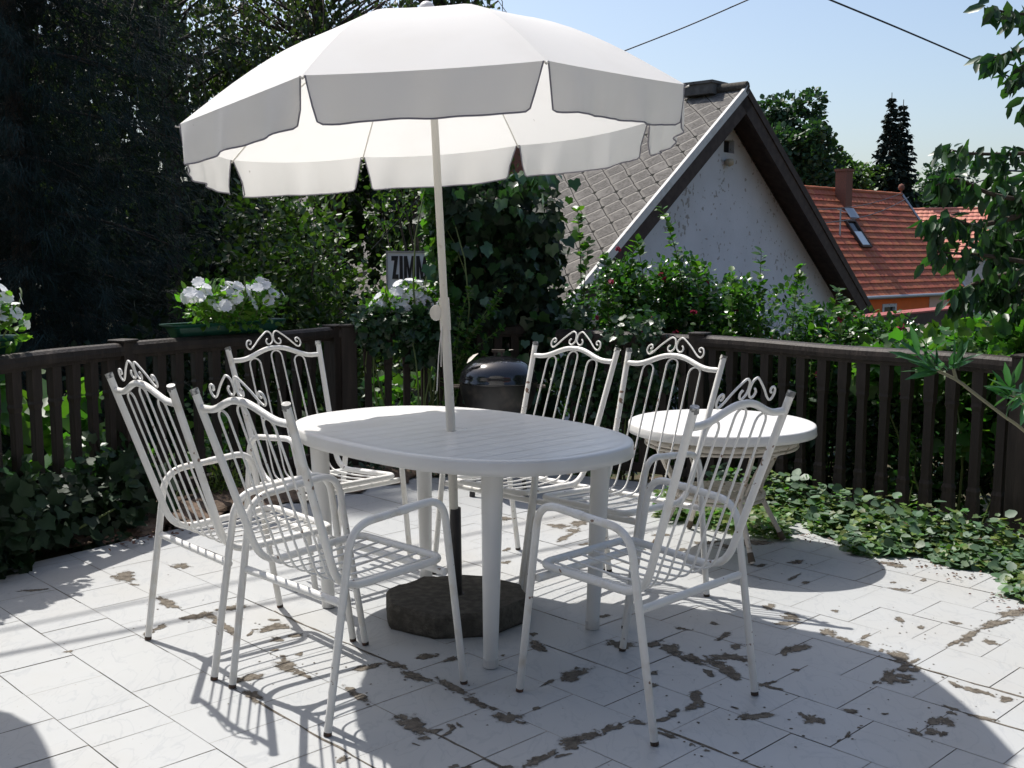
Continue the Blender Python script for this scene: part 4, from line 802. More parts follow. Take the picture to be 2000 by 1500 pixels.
# ================================================================== SIGN
Ys = 8.5; sg_ = empty('room_sign', tuple(pix(757, 493, Ys)*[1, 1, 0]), 0, 'white sign with black capitals ZIMM visible, behind the white flowers', 'sign'); zt = pix(757, 493, Ys)[2]
mb = MB(); mb.box((.25, 0, zt-.19), (.50, .02, .38)); mb.build('board', M['sign_white'], sg_)
mb = MB()
for b in (((.25, -.004, zt+.005), (.52, .035, .012)), ((-.005, -.004, zt-.19), (.012, .035, .378)), ((.505, -.004, zt-.19), (.012, .035, .378))): mb.box(*b)
mb.build('border', M['zinc'], sg_); mb = MB(); mb.tube([(.14, .03, -1.8), (.14, .03, zt-.05)], .025, 8); mb.tube([(.36, .03, -1.8), (.36, .03, zt-.05)], .025, 8); mb.build('post', M['zinc'], sg_)
def letters(s, x, z0, h, wd, gap, thick):
    mb = MB()
    def bar(p): mb.prism([(a, -.0125, b) for a, b in p], (0, -.003, 0))
    for ch in s:
        w = wd.get(ch, .05); t = thick; X = lambda u: x+u*w
        if ch == 'I': w = t*1.05; bar([(x, z0), (x+w, z0), (x+w, z0+h), (x, z0+h)])
        elif ch == 'Z': bar([(X(0), z0+h), (X(0), z0+h*.80), (X(.42), z0+h*.80), (X(.08), z0), (X(1), z0), (X(1), z0+h*.2), (X(.62), z0+h*.2), (X(1), z0+h)][::-1])
        elif ch == 'M': bar([(X(0), z0), (X(.27), z0), (X(.27), z0+h*.55), (X(.42), z0), (X(.58), z0), (X(.73), z0+h*.55), (X(.73), z0), (X(1), z0), (X(1), z0+h), (X(.70), z0+h), (X(.5), z0+h*.42), (X(.30), z0+h), (X(0), z0+h)])
        elif ch == 'E': bar([(X(0), z0), (X(1), z0), (X(1), z0+h*.18), (X(.5), z0+h*.18), (X(.5), z0+h*.42), (X(.9), z0+h*.42), (X(.9), z0+h*.58), (X(.5), z0+h*.58), (X(.5), z0+h*.82), (X(1), z0+h*.82), (X(1), z0+h), (X(0), z0+h)])
        elif ch == 'F': bar([(X(0), z0), (X(.5), z0), (X(.5), z0+h*.42), (X(.9), z0+h*.42), (X(.9), z0+h*.58), (X(.5), z0+h*.58), (X(.5), z0+h*.82), (X(1), z0+h*.82), (X(1), z0+h), (X(0), z0+h)])
        elif ch == 'R': bar([(X(0), z0), (X(.42), z0), (X(.42), z0+h*.4), (X(.62), z0), (X(1), z0), (X(.8), z0+h*.45), (X(1), z0+h*.6), (X(1), z0+h*.9), (X(.8), z0+h), (X(0), z0+h)])
        x += w+gap
    return mb
letters('ZIMMER', .030, zt-.205, .178, {'Z': .054, 'M': .086, 'E': .052, 'R': .056}, .009, .024).build('lettering', M['sign_black'], sg_)
letters('FREI', .135, zt-.375, .135, {'F': .05, 'R': .058, 'E': .052}, .009, .020).build('lettering', M['sign_black'], sg_)

# ================================================================== FLOWER BOXES
fl_me = None
def flower_box(cx, cy, az, L, label, plabel, nb=34, low=0):
    global fl_me
    b = empty('flower_box', (cx-.05, cy+.03, .915), az, label, 'flower box', 'green plastic flower boxes on the left fence'); mb = MB()
    def rect(l, w, z, r=.03):
        pts = []
        for sx, sy in ((1, 1), (-1, 1), (-1, -1), (1, -1)):
            for k in range(4):
                aa_ = {(1, 1): 0, (-1, 1): 1, (-1, -1): 2, (1, -1): 3}[(sx, sy)]*math.pi/2+k/3*math.pi/2
                pts.append((sx*(l/2-r)+r*math.cos(aa_), sy*(w/2-r)+r*math.sin(aa_), z))
        return pts
    rings = [rect(L-.10, .09, 0), rect(L-.05, .13, .065), rect(L-.02, .155, .07), rect(L, .17, .078), rect(L, .17, .086), rect(L-.03, .145, .084), rect(L-.07, .12, .045)]
    vs = [p for r_ in rings for p in r_]; n = 16
    mb.add(vs, [(i*n+k, i*n+(k+1) % n, (i+1)*n+(k+1) % n, (i+1)*n+k) for i in range(len(rings)-1) for k in range(n)]+[tuple(range(n))[::-1]], False)
    mb.build('trough', M['green_plastic'], b); mb = MB(); mb.add(rect(L-.07, .12, .06), [tuple(range(16))]); mb.build('potting_soil', M['soil'], b)
    p = empty('flowering_plant', (cx, cy, .99-low), az, plabel, 'flowers', 'white flowering plants in the fence boxes')
    nl = 1000; cen = np.array([[x, random.uniform(-.03, .03), random.uniform(.04, .17)] for x in np.linspace(-L*.31, L*.31, 12)]); P, dd = clumped(nl, cen, [.10]*12, 1.1)
    leaves('foliage', P, dd*.8+rnd(nl, .4)+[0, 0, .4], rnd(nl, .5)+[0, 0, 1], rng.uniform(.03, .06, nl), 'oval', M['L_fl'], p, 1.1)
    mb = MB()
    for k in range(12): x = random.uniform(-L*.3, L*.3); mb.tube(limb((x, 0, -.03), (x*1.15+random.gauss(0, .03), random.gauss(0, .04), random.uniform(.12, .27))), .004, 5)
    mb.build('stems', M['stem'], p)
    if fl_me is None:
        mb = MB()
        for q in range(5):
            a_ = q*2*math.pi/5; R_ = Matrix.Rotation(a_, 3, 'Z'); pts = [(0, 0, 0), (.010, .012, .001), (.017, .024, .003), (.012, .034, .001), (0, .031, .003), (-.012, .034, .001), (-.017, .024, .003), (-.010, .012, .001)]
            mb.add([R_ @ Vector(v) for v in pts], [(0, 1, 2, 3, 4), (0, 4, 5, 6, 7)])
        fl_me = mb.build('blossom', M['blossom']); tmpl = fl_me; bpy.data.objects.remove(fl_me); fl_me = bpy.data.meshes['blossom']
    for k in range(int(nb*1.7)):
        x = random.choice(cen); o = link(bpy.data.objects.new('blossom', fl_me)); o.parent = p; d_ = norm(np.array([random.gauss(0, .55), -abs(random.gauss(.25, .6)), random.uniform(.1, 1.)])); o.location = tuple(x+d_*random.uniform(.095, .13)*[1, 1, 1.15])
        o.rotation_euler = Vector(tuple(d_+rnd(1, .25)[0])).to_track_quat('Z', 'Y').to_euler(); o.scale = (random.uniform(.8, 1.15),)*3
fb = lambda p, q, t: (p[0]*(1-t)+q[0]*t, p[1]*(1-t)+q[1]*t)
az1, az2, az3 = math.atan2(LB[1]-LA[1], LB[0]-LA[0]), math.atan2(LC[1]-LB[1], LC[0]-LB[0]), math.atan2(LD[1]-LC[1], LD[0]-LC[0])
flower_box(-2.44, 4.73, az1, .85, 'green flower box at the far left edge of the fence', 'white flowers cut by the left edge of the view', 30)
flower_box(-1.60, 6.22, az2, .80, 'green flower box in the middle, above the back left chair', 'white flowers in the middle box against the dark spruce', 40)
flower_box(-.68, 7.04, az3, .62, 'green flower box nearest the sign, overgrown with vine', 'white flowers just below the sign', 38, .055)

# ================================================================== VEGETATION
def spruce(base, h, r0, label, levels, nb, ns, size, mkey='L_spruce', group=None, droop=.5, zmin=.3, top=None, pw=1., name='spruce', tpl='spray'):
    t = empty(name, tuple(base), 0, label, 'conifer', group); mb = MB(); mb.tube([(0, 0, -.3), (0, 0, h)], [r0*.045, .02], 8); P = []; A = []; SZ = []
    for i in range(levels):
        z = zmin+(h-zmin-.1)*(i/levels)**1.0; rad = r0*(1-z/h)**pw*random.uniform(.86, 1.1)+.08
        for b in range(nb):
            az = random.uniform(0, 6.283); L = rad*random.uniform(.72, 1.12); c, s = math.cos(az), math.sin(az)
            tt = rng.random(ns)**.95; SZ.append(np.full(ns, min(1, .35+.8*rad/r0))); x = L*tt; dz = -droop*L*(tt**1.6)*.55+.18*L*tt**4
            lat = rnd(ns)[:, 0]*.10*L*(1.1-tt); px = np.stack([c*x-s*lat, s*x+c*lat, z+dz+rnd(ns)[:, 1]*.03], 1); P.append(px)
            dirs = np.stack([c*.8+rnd(ns)[:, 0]*.5, s*.8+rnd(ns)[:, 1]*.5, -.55+rnd(ns)[:, 2]*.3], 1); A.append(dirs)
            if i % 3 == 0 and b < nb//4: mb.tube([(0, 0, z), (c*L*.4, s*L*.4, z-droop*L*.12), (c*L*.7, s*L*.7, z-droop*L*.3)], [.02, .010, .004], 4, caps=False)
    P = np.concatenate(P); A = np.concatenate(A); n_ = len(P)
    leaves('crown', P, A, rnd(n_, .5)+[0, 0, 1], rng.uniform(.7, 1.3, n_)*size*np.concatenate(SZ), tpl, M[mkey], t); mb.build('trunk', M['bark'], t); return t
sp_ = spruce((-4.75, 10.6, -1.4), 11.2, 2.75, 'huge dark spruce filling the left of the view', 66, 20, 60, .24, pw=.62)
_p = rng.random(9000)*9.5; _q = norm(rnd(9000)*[1, 1, 0])*rng.random((9000, 1))**.7*(2.1*(1-_p/11.2)**.62)[:, None]; _q[:, 2] = _p
leaves('inner_filler', _q, rnd(9000, .6)+[0, 0, -.6], rnd(9000), rng.uniform(.2, .34, 9000), 'spray', mat('dark_inner_filler', (.012, .013, .011), .9), sp_)  # near-black filler added so the crown reads opaque and shaded inside
spruce((-8.2, 11.5, -1.4), 10.5, 2.9, 'dark spruce left of the view, behind the huge one', 40, 12, 40, .32, pw=.7)
# wood: reads as one dark mass under the tall trees
def mass(name, pts, rads, n, size, m, label, tpl='round', kind='stuff', up=.8):
    P, d = clumped(n, np.array(pts), rads); o = leaves(name, P, d*.6+rnd(n, .6), rnd(n, .5)+[0, 0, up], rng.uniform(.6, 1.2, n)*size, tpl, M[m]); return tag(o, label, 'woodland', kind=kind)
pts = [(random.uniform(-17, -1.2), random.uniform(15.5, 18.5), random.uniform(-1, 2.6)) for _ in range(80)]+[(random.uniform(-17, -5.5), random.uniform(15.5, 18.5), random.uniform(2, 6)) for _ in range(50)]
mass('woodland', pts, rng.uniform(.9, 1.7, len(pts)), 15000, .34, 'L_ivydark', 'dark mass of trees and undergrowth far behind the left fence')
def birch(base, h, label, cx, cz, rx, rz, nstr, nleaf):
    t = empty('weeping_birch', tuple(base), 0, label, 'tree', 'weeping birches behind the parasol'); mb = MB()
    mb.tube(spline([(0, 0, -.3), (.15, 0, h*.4), (-.1, .1, h*.75), (.1, 0, h)], 5), list(np.linspace(.13, .03, 16)), 8); P = []; A = []
    for k in range(nstr):
        a_ = random.uniform(0, 6.28); r_ = random.random()**.6; x, y = rx*r_*math.cos(a_), rx*.7*r_*math.sin(a_); z0 = cz+rz*(1-r_*.8)*random.uniform(.2, 1.); L = random.uniform(1.4, 3.4); n_ = int(nleaf*L/2.4)
        s = rng.random(n_); sw = random.uniform(-.25, .25)
        P.append(np.stack([x+sw*s*s+rnd(n_)[:, 0]*.045, y+rnd(n_)[:, 1]*.05, z0-L*s], 1)); A.append(rnd(n_, .5)+[0, 0, -.8])
        if k % 2 == 0: mb.tube([(x*.2, y*.2, z0-.2), (x*.8, y*.8, z0+.25), (x, y, z0), (x+sw, y, z0-L)], [.022, .012, .006, .003], 4, caps=False)
    P = np.concatenate(P); A = np.concatenate(A); leaves('crown', P, A, rnd(len(P), 1.), rng.uniform(.045, .085, len(P)), 'oval', M['L_birch'], t, 1.5); mb.build('trunk', M['bark'], t)
birch((-4.6, 14.5, -1.4), 9.5, 'weeping birch just right of the huge spruce', 0, 4.8, 1.7, 3.6, 170, 90)
birch((-2.6, 15.2, -1.4), 9.8, 'weeping birch in the middle, behind the parasol canopy', 0, 5.0, 1.8, 3.7, 190, 90)
birch((-.95, 15.8, -1.4), 9.6, 'weeping birch nearest the blue sky, above the parasol top', 0, 5.2, 1.15, 3.4, 130, 90)
# background shrubs and saplings behind the left fence
tree('leafy_shrub', (-2.0, 9.6, -1.3), 3, (-1.95, 9.6, .75), (1.05, .8, 1.25), 62, .30, 9500, .075, 'oval', 'L_bush', 'sunlit green shrub behind the middle flower box', 'shrub', trunk_r=.07, limbs=26, bias=.3)
tree('leafy_shrub', (-.85, 11.2, -1.3), 3, (-1.0, 11.2, 1.3), (.62, .6, 1.5), 24, .30, 2600, .07, 'oval', 'L_bush', 'thin twiggy shrub in front of the grey roof, above the sign', 'shrub', trunk_r=.05, limbs=20, bias=.25)
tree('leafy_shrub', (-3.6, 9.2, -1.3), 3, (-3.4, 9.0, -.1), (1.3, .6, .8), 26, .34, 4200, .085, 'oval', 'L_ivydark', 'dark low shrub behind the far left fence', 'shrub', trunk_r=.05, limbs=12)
# broad leaved plants catching the light behind the balusters
def plant(name, base, cen, rads, n, size, tpl, m, label, cat='plant', axis=(0, 0, .1), nrm=(0, -.2, 1), stems=8, group=None, widen=1., sm='stem', flat=1., kind=None, hang=0.):
    t = empty(name, tuple(base), 0, label, cat, group); b = np.array(base); cen = np.array(cen, float)-b; P, d = clumped(n, cen, np.broadcast_to(rads, (len(cen),)), flat)
    leaves('foliage', P, d*.6+rnd(n, .45)+np.array(axis)+[0, 0, -hang], rnd(n, .45)+np.array(nrm)+d*.35, rng.uniform(.65, 1.25, n)*size, tpl, M[m], t, widen)
    if stems:
        mb = MB()
        for c in cen[:stems]: mb.tube(limb((c[0]*.3, c[1]*.3, 0), c), list(np.linspace(.009, .003, 7)), 5)
        mb.build('stems', M[sm], t)
    return t
plant('broad_leaf_plant', (-2.75, 5.7, -.2), [(-2.95+random.uniform(-.5, .45), 5.75+random.uniform(-.3, .5), random.uniform(.25, .66)) for _ in range(16)], .18, 300, .15, 'lobed', 'L_big', 'bright broad leaved plant behind the far left fence', nrm=(0, -.5, .8), hang=.3)
plant('broad_leaf_plant', (-.75, 7.8, -.4), [(-.95+.07*i+random.uniform(-.05, .05), 7.7+random.uniform(-.2, .3), random.uniform(.05, .62)) for i in range(14)], .16, 520, .075, 'lobed', 'L_big', 'bright leafy plant seen between balusters beside the grill', nrm=(0, -.5, .8))
plant('broad_leaf_plant', (-1.6, 7.0, -.3), [(-1.75+random.uniform(-.4, .5), 7.1+random.uniform(0, .5), random.uniform(-.1, .35)) for _ in range(10)], .15, 420, .06, 'lobed', 'L_vine', 'leafy plant behind the balusters of the middle left fence', nrm=(0, -.4, .8))
plant('weed_clump', (-1.95, 6.0, 0), [(-2.0+.09*i, 6.02+.1*i, random.uniform(.12, .32)) for i in range(7)], .09, 420, .045, 'oval', 'L_vine', 'bright weeds at the foot of the left fence, behind the nearest chairs', stems=6)
plant('weed_clump', (-1.55, 6.05, 0), [(-1.62+random.uniform(-.12, .15), 6.05+random.uniform(-.1, .1), random.uniform(.02, .16)) for i in range(6)], .08, 520, .05, 'lance', 'L_grass', 'grassy weeds growing in the dry soil bed', axis=(0, 0, .6), stems=0)
plant('weed_clump', (-.75, 6.72, 0), [(-1.0+.12*i, 6.60+.03*i, random.uniform(.01, .06)) for i in range(8)], .07, 600, .035, 'oval', 'L_ivy', 'low weeds along the terrace edge behind the oval table', stems=0)
# ivy
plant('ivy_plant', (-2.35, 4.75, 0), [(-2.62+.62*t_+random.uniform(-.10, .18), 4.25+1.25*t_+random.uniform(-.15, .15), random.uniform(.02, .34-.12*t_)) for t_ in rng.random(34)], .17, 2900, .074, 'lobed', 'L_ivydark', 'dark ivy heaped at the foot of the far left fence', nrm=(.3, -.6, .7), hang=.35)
plant('ivy_plant', (-2.1, 5.3, 0), [(-2.45+.42*t_, 4.6+1.02*t_-.02, random.uniform(.12, .45)) for t_ in rng.random(20)], .10, 520, .06, 'lobed', 'L_ivy', 'small leaved ivy climbing the far left fence', nrm=(.3, -.7, .5), hang=.3)
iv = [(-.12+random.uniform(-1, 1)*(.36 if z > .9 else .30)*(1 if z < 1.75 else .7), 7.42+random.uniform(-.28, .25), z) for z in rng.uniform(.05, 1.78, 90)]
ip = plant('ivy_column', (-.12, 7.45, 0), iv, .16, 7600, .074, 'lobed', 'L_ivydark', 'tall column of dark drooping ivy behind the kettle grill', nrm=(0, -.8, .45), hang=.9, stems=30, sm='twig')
P = np.array(iv)-[-.12, 7.45, 0]; n_ = 700; q = P[rng.integers(0, 90, n_)]+rnd(n_, .1)+[0, -.12, .05]; q[:, 2] = np.where(rng.random(n_) < .6, np.clip(q[:, 2]+.5, 0, 1.9), q[:, 2]); leaves('glossy_leaves', q, rnd(n_, .4)+[0, -.2, -.9], rnd(n_, .5)+[0, -.6, .8], rng.uniform(.06, .11, n_), 'lobed', leafmat('glossy_ivy', (.03, .075, .028), mix=.25, rough=.22), ip)
plant('ivy_plant', (-.5, 7.3, 0), [(-.485+random.uniform(-.035, .06), 7.2+random.uniform(-.1, .1), z) for z in rng.uniform(.9, 1.95, 18)], .075, 900, .06, 'lobed', 'L_vine', 'sunlit ivy strands just left of the parasol pole', nrm=(-.3, -.5, .6), hang=.6)
plant('climbing_vine', (-.6, 7.0, 0), [(-.95+.6*t_, 6.90+.17*t_-.06, random.uniform(.74, 1.0)) for t_ in rng.random(26)], .08, 1100, .055, 'lobed', 'L_ivy', 'vine hanging over the fence rail near the sign', nrm=(0, -.7, .6), hang=.5, stems=10)
for i, (bx, by, uu, vv) in enumerate(((-.05, 6.95, 905, 640), (-.05, 6.95, 940, 620))):
    pass
def sprig(base, path, n, size, tpl, m, stem_m, parent=None, name='shoot', hang=.2, spread=.5, widen=1., r=.006, pair=False):
    """one stem with leaves along it; returns nothing, adds stem + leaves meshes to parent"""
    pts = spline([tuple(np.array(p)-np.array(base)) for p in path], 8); Q = np.array([list(p) for p in pts]); mb = MB(); mb.tube(pts, list(np.linspace(r, r*.35, len(pts))), 5); mb.build(name, M[stem_m], parent)
    ts = rng.random(n)*(len(Q)-1.001); i0 = ts.astype(int); f = (ts-i0)[:, None]; P = Q[i0]*(1-f)+Q[i0+1]*f; T = norm(Q[i0+1]-Q[i0]); side = norm(np.cross(T, rnd(n)))
    A = side*.8+T*spread+[0, 0, -hang]+rnd(n, .2); leaves('foliage', P, A, rnd(n, .35)+[0, -.2, 1], rng.uniform(.7, 1.2, n)*size, tpl, M[m], parent, widen)
ash = empty('young_ash', (-.1, 6.9, 0), 0, 'bright feathery sapling between the parasol pole and the ivy', 'sapling')
for u0, v0, u1, v1 in ((870, 740, 985, 560), (880, 700, 965, 605), (875, 730, 980, 640), (870, 760, 950, 690), (890, 690, 920, 560), (880, 720, 975, 585), (860, 780, 905, 640)):
    sprig((-.1, 6.9, 0), [pix(u0, v0+60, 6.95), pix((u0+u1)/2-8, (v0+v1)/2+8, 6.9), pix(u1, v1, 6.85)], 85, .042, 'oval', 'L_vine', 'stem', ash, hang=.15, r=.004)
# roses behind the right fence
def rose(cx, cy, cz, rx, ry, rz, n, label, shoots, nbl, zb=-.9):
    t = empty('rose_bush', (cx, cy, zb), 0, label, 'rose bush', 'rose bushes behind the right fence'); b = np.array([cx, cy, zb]); cen = crown_centers(90, np.array([cx, cy, cz])-b, (rx, ry, rz), .45); cen[60:, 2] = rz*rng.uniform(.35, .95, 30)+cz-zb
    P, d = clumped(n, cen, rng.uniform(.09, .2, 90), 1.); leaves('foliage', P, d*.5+rnd(n, .5), rnd(n, .5)+[0, -.15, .9], rng.uniform(.028, .056, n), 'oval', M['L_rose'], t, 1.35); mb = MB()
    for c in cen[:22]: mb.tube(limb((c[0]*.2, c[1]*.2, 0), c), list(np.linspace(.010, .003, 7)), 5)
    mb.build('stems', M['twig'], t)
    for (u, v, Y, dx) in shoots:
        p = pix(u, v, Y); q = np.array([p[0]+dx, p[1]+.05, max(cz+rz*.3, p[2]-.75)]); sprig(b, [q, (q+p)/2+[dx*.1, 0, .03], p], 60, .062, 'oval', 'L_vine', 'stem', t, name='shoot', hang=.1, widen=1.3, r=.005)
    me = None
    for k in range(nbl*2//3):
        c = cen[rng.integers(60, 90)]; d_ = norm(np.array([random.gauss(0, .6), -abs(random.gauss(.7, .4)), random.uniform(.1, .9)])); mb = MB()
        if me is None:
            nn = 16; PP = rnd(nn, .006); o = leaves('blossom', PP, rnd(nn)*[1, 1, .5]+[0, 0, .7], rnd(nn), rng.uniform(.017, .030, nn), 'round', M['pink'], t); me = o.data
        else: o = link(bpy.data.objects.new('blossom', me)); o.parent = t
        o.location = tuple(c+d_*.19+[0, -.10, 0]); o.rotation_euler = (random.uniform(0, 6), random.uniform(0, 6), 0); o.scale = (random.uniform(.7, 1.1),)*3
rose(.80, 7.75, .44, .62, .40, .88, 13000, 'rose bush beside the ivy column, with the most pink blooms', [(1128, 405, 7.6, .04), (1150, 470, 7.5, -.05), (1238, 480, 7.5, -.05), (1180, 500, 7.4, .05)], 22)
rose(1.50, 7.55, .36, .66, .42, .84, 14500, 'rose bush in front of the white gable, with the tallest shoot', [(1290, 398, 7.5, .20), (1245, 470, 7.4, .1), (1360, 510, 7.3, .05)], 14)
rose(2.10, 7.2, .18, .56, .42, .78, 11500, 'rose bush right of the tallest shoot, before the white wall', [(1487, 490, 7.2, .0), (1430, 530, 7.1, .02), (1560, 520, 7.1, -.03)], 7)
rose(2.58, 6.75, .06, .44, .40, .66, 7000, 'low rose bush at the right foot of the white gable', [(1640, 560, 6.8, -.12), (1590, 600, 6.8, .0), (1655, 590, 6.8, -.1)], 5)
# foliage climbing over the short fence section
plant('climbing_vine', (.75, 6.75, 0), [(.32+.62*t_, 6.98-.36*t_+random.uniform(-.1, .05), random.uniform(.35, .98)) for t_ in rng.random(26)], .10, 1500, .05, 'lobed', 'L_ivy', 'vine tangled over the short fence right of the grill', nrm=(0, -.5, .7), hang=.4, stems=8)
# grape vines at the right
gv = [(2.05+1.5*t_+random.uniform(-.1, .1), 6.35-1.35*t_+random.uniform(-.15, .25), random.uniform(.64, .80)+.20*t_) for t_ in rng.random(44)]
plant('grape_vine', (2.6, 6.1, -.2), gv, .13, 2400, .082, 'lobed', 'L_big', 'bright grape vine running along the top of the right fence', nrm=(0, -.3, .9), stems=14, hang=.15)
gv = [(2.9+random.uniform(-.35, .9), 6.3+random.uniform(-.4, .5), random.uniform(.2, .94)) for _ in range(44)]
plant('grape_vine', (3.1, 6.3, -.3), gv, .20, 3000, .085, 'lobed', 'L_vine', 'dense grape vine heaped behind the fence at the right edge', nrm=(0, -.3, .9), stems=18, hang=.2)
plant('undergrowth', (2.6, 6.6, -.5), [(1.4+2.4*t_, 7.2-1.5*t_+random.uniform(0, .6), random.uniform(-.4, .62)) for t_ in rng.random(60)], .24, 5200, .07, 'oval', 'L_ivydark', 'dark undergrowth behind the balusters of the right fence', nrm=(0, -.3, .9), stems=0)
bb = empty('leafy_cane', (2.1, 5.75, -.1), 0, 'young cane with narrow bright leaves behind the right balusters', 'plant')
for u0, v0, u1, v1 in ((1765, 985, 1752, 835), (1775, 985, 1790, 850)): sprig((2.1, 5.75, -.1), [pix(u0, v0, 6.0), pix((u0+u1)/2+4, (v0+v1)/2, 5.95), pix(u1, v1, 5.9)], 16, .10, 'lance', 'L_vine', 'stem', bb, hang=-.1, widen=1.5, r=.004)
# oleander reaching in from the right
ol = empty('oleander', (2.35, 3.75, 0), 0, 'oleander branch with narrow leaves reaching in from the right edge', 'oleander'); B = (2.35, 3.75, 0)
mb = MB()
for path in ([(2150, 980, 3.8), (2010, 850, 3.7), (1960, 812, 3.65), (1905, 770, 3.62), (1868, 742, 3.6), (1826, 722, 3.6)], [(2010, 850, 3.7), (2000, 790, 3.6), (1976, 770, 3.55)], [(1868, 742, 3.6), (1862, 720, 3.6)], [(2150, 980, 3.8), (2060, 860, 3.5), (2015, 800, 3.4), (2005, 770, 3.4)]):
    mb.tube([tuple(np.array(q)-B) for q in spline([tuple(pix(u, v, Y)) for u, v, Y in path], 6)], .0055, 6)
mb.tube([(0, 0, 0), tuple(pix(2150, 980, 3.8)-B)], .02, 8); mb.build('branch', mat('oleander_bark', (.20, .19, .12), .8), ol)
for (u, v, Y, n_, dx, dz) in ((1826, 722, 3.6, 20, -.7, .15), (1862, 722, 3.6, 12, .1, .7), (1976, 772, 3.55, 20, -.35, .35), (2004, 775, 3.4, 16, -.2, .2), (1800, 705, 3.6, 6, -.3, .7)):
    p = pix(u, v, Y)-B; leaves('foliage', p+rnd(n_, .010), norm(rnd(n_, 1.))*.8+[dx, -.1, dz], rnd(n_, .4)+[0, -.4, 1], rng.uniform(.075, .125, n_), 'lance', M['L_ole'], ol, 1.15)
# cherry tree: branches hanging in from the right
cb = np.array([4.3, 6.4, -.5]); ct = empty('cherry_tree', tuple(cb), 0, 'cherry tree whose leafy branches hang in at the upper right', 'tree'); mb = MB(); mb.tube(spline([(0, 0, 0), (-.1, -.1, 1.2), (.1, -.2, 2.4), (0, -.3, 3.6)], 5), list(np.linspace(.14, .07, 16)), 10)
BR = [([(2300, -180), (2100, -40), (2010, 25), (1930, 15)], 5.2, 70), ([(2250, 40), (2080, 80), (2000, 95), (1925, 118)], 5.3, 60), ([(2080, 80), (2010, 130), (1975, 160)], 5.3, 40), ([(2260, 250), (2080, 290), (1990, 300), (1900, 300), (1852, 292)], 5.5, 95), ([(2080, 250), (2020, 200), (1996, 190)], 5.4, 22),
      ([(2240, 420), (2060, 400), (1940, 380), (1870, 350), (1828, 362)], 5.6, 110), ([(2060, 400), (1960, 430), (1900, 440), (1850, 425), (1815, 440)], 5.6, 90), ([(2200, 560), (2040, 520), (1930, 500), (1870, 495), (1818, 492)], 5.6, 70), ([(2040, 520), (1950, 540), (1890, 560), (1862, 585)], 5.7, 70), ([(2200, 480), (2060, 470), (1980, 470), (1920, 460)], 5.9, 120),
      ([(2150, 620), (2040, 580), (1960, 560), (1910, 580)], 5.8, 100), ([(2120, 400), (2040, 440), (1970, 400), (1950, 330)], 5.8, 90), ([(2100, 300), (2050, 360), (1990, 350)], 6.0, 60), ([(2150, 560), (2050, 620), (1960, 620)], 6.0, 110), ([(2150, 500), (2020, 510), (1960, 520)], 6.1, 110), ([(2300, -20), (2120, 20), (2050, 60)], 5.6, 70)]
PL, AL, NL = [], [], []
for path, Y, n_ in BR:
    n_ = int(n_*1.2)
    Q3 = [pix(u, v, Y+.25*(u-1900)/300) for u, v in path]; pts = spline([tuple(q-cb) for q in Q3], 8); mb.tube([(.0, -.2, max(1.2, min(3.3, pts[0][2])))]+pts, list(np.linspace(.02, .0035, len(pts)+1)), 6)
    Q = np.array([list(p) for p in pts]); ts = rng.random(n_)**.8*(len(Q)-1.001); i0 = ts.astype(int); f = (ts-i0)[:, None]; P = Q[i0]*(1-f)+Q[i0+1]*f+rnd(n_, .028); PL.append(P); AL.append(norm(rnd(n_, .5)+[-.25, -.1, -1.0])); NL.append(rnd(n_, .6)+[0, -.8, .35])
P = np.concatenate(PL); leaves('crown', P, np.concatenate(AL), np.concatenate(NL), rng.uniform(.07, .115, len(P)), 'oval', M['L_cherry'], ct, .78)
cc = crown_centers(60, (.9, .3, 3.0), (1.5, 1.3, 1.6), .4); cc = cc[cc[:, 0] > -.1]; P, d_ = clumped(3200, cc, [.4]*len(cc)); leaves('crown_interior', P, d_*.4+rnd(3200, .5)+[0, 0, -.8], rnd(3200, .6)+[0, 0, .6], rng.uniform(.08, .12, 3200), 'oval', M['L_cherry'], ct); mb.build('trunk', M['bark'], ct)
# ground cover on the right
def cover(name, n, f, size, tpl, m, label, kind='stuff', nrm=(0, -.25, 1)):
    P = np.array([f() for _ in range(n)]); o = leaves(name, P, rnd(n, .8)*[1, 1, .25], rnd(n, .28)+np.array(nrm), rng.uniform(.7, 1.25, n)*size, tpl, M[m]); return tag(o, label, 'ground cover', kind=kind)
def cv():
    while 1:
        t_ = random.random(); a_ = np.array([1.18, 6.2])*(1-t_)+np.array([3.0, 3.9])*t_; w_ = (.13+.50*t_**.6)*(.8+.25*math.sin(t_*19)+.12*math.sin(t_*47)); s = random.random(); p = a_+np.array([-.78, -.62])*w_*s
        return (p[0], p[1], random.uniform(.0, 1)*(.035+.17*(1-s)**1.3))
cover('ground_cover', 3000, cv, .050, 'round', 'L_cover', 'grey green leafy ground cover along the right fence')
cover('ground_cover', 5200, cv, .034, 'lobed', 'L_coverb', 'small bright creeping leaves mixed into the ground cover')
def cv2():
    t_ = random.random(); g = gp(1290+250*t_+random.uniform(-20, 20), 985+45*t_+random.uniform(-14, 30)); return (g[0], g[1], random.uniform(.005, .07))
cover('ground_cover', 1100, cv2, .04, 'lobed', 'L_coverb', 'creeping leaves behind the rattan stand')
def cvd():
    u, v = random.choice([(1700, 1075), (1745, 1100), (1830, 1110), (1880, 1130), (1960, 1170), (1640, 1062), (1585, 1050), (1990, 1190)]); g = gp(u+random.gauss(0, 22), v+random.gauss(0, 6)); return (g[0], g[1], random.uniform(.004, .012))
cover('leaf_litter', 150, cvd, .016, 'oval', 'leaflitter', 'dry brown crumbs of leaf at the edge of the ground cover')
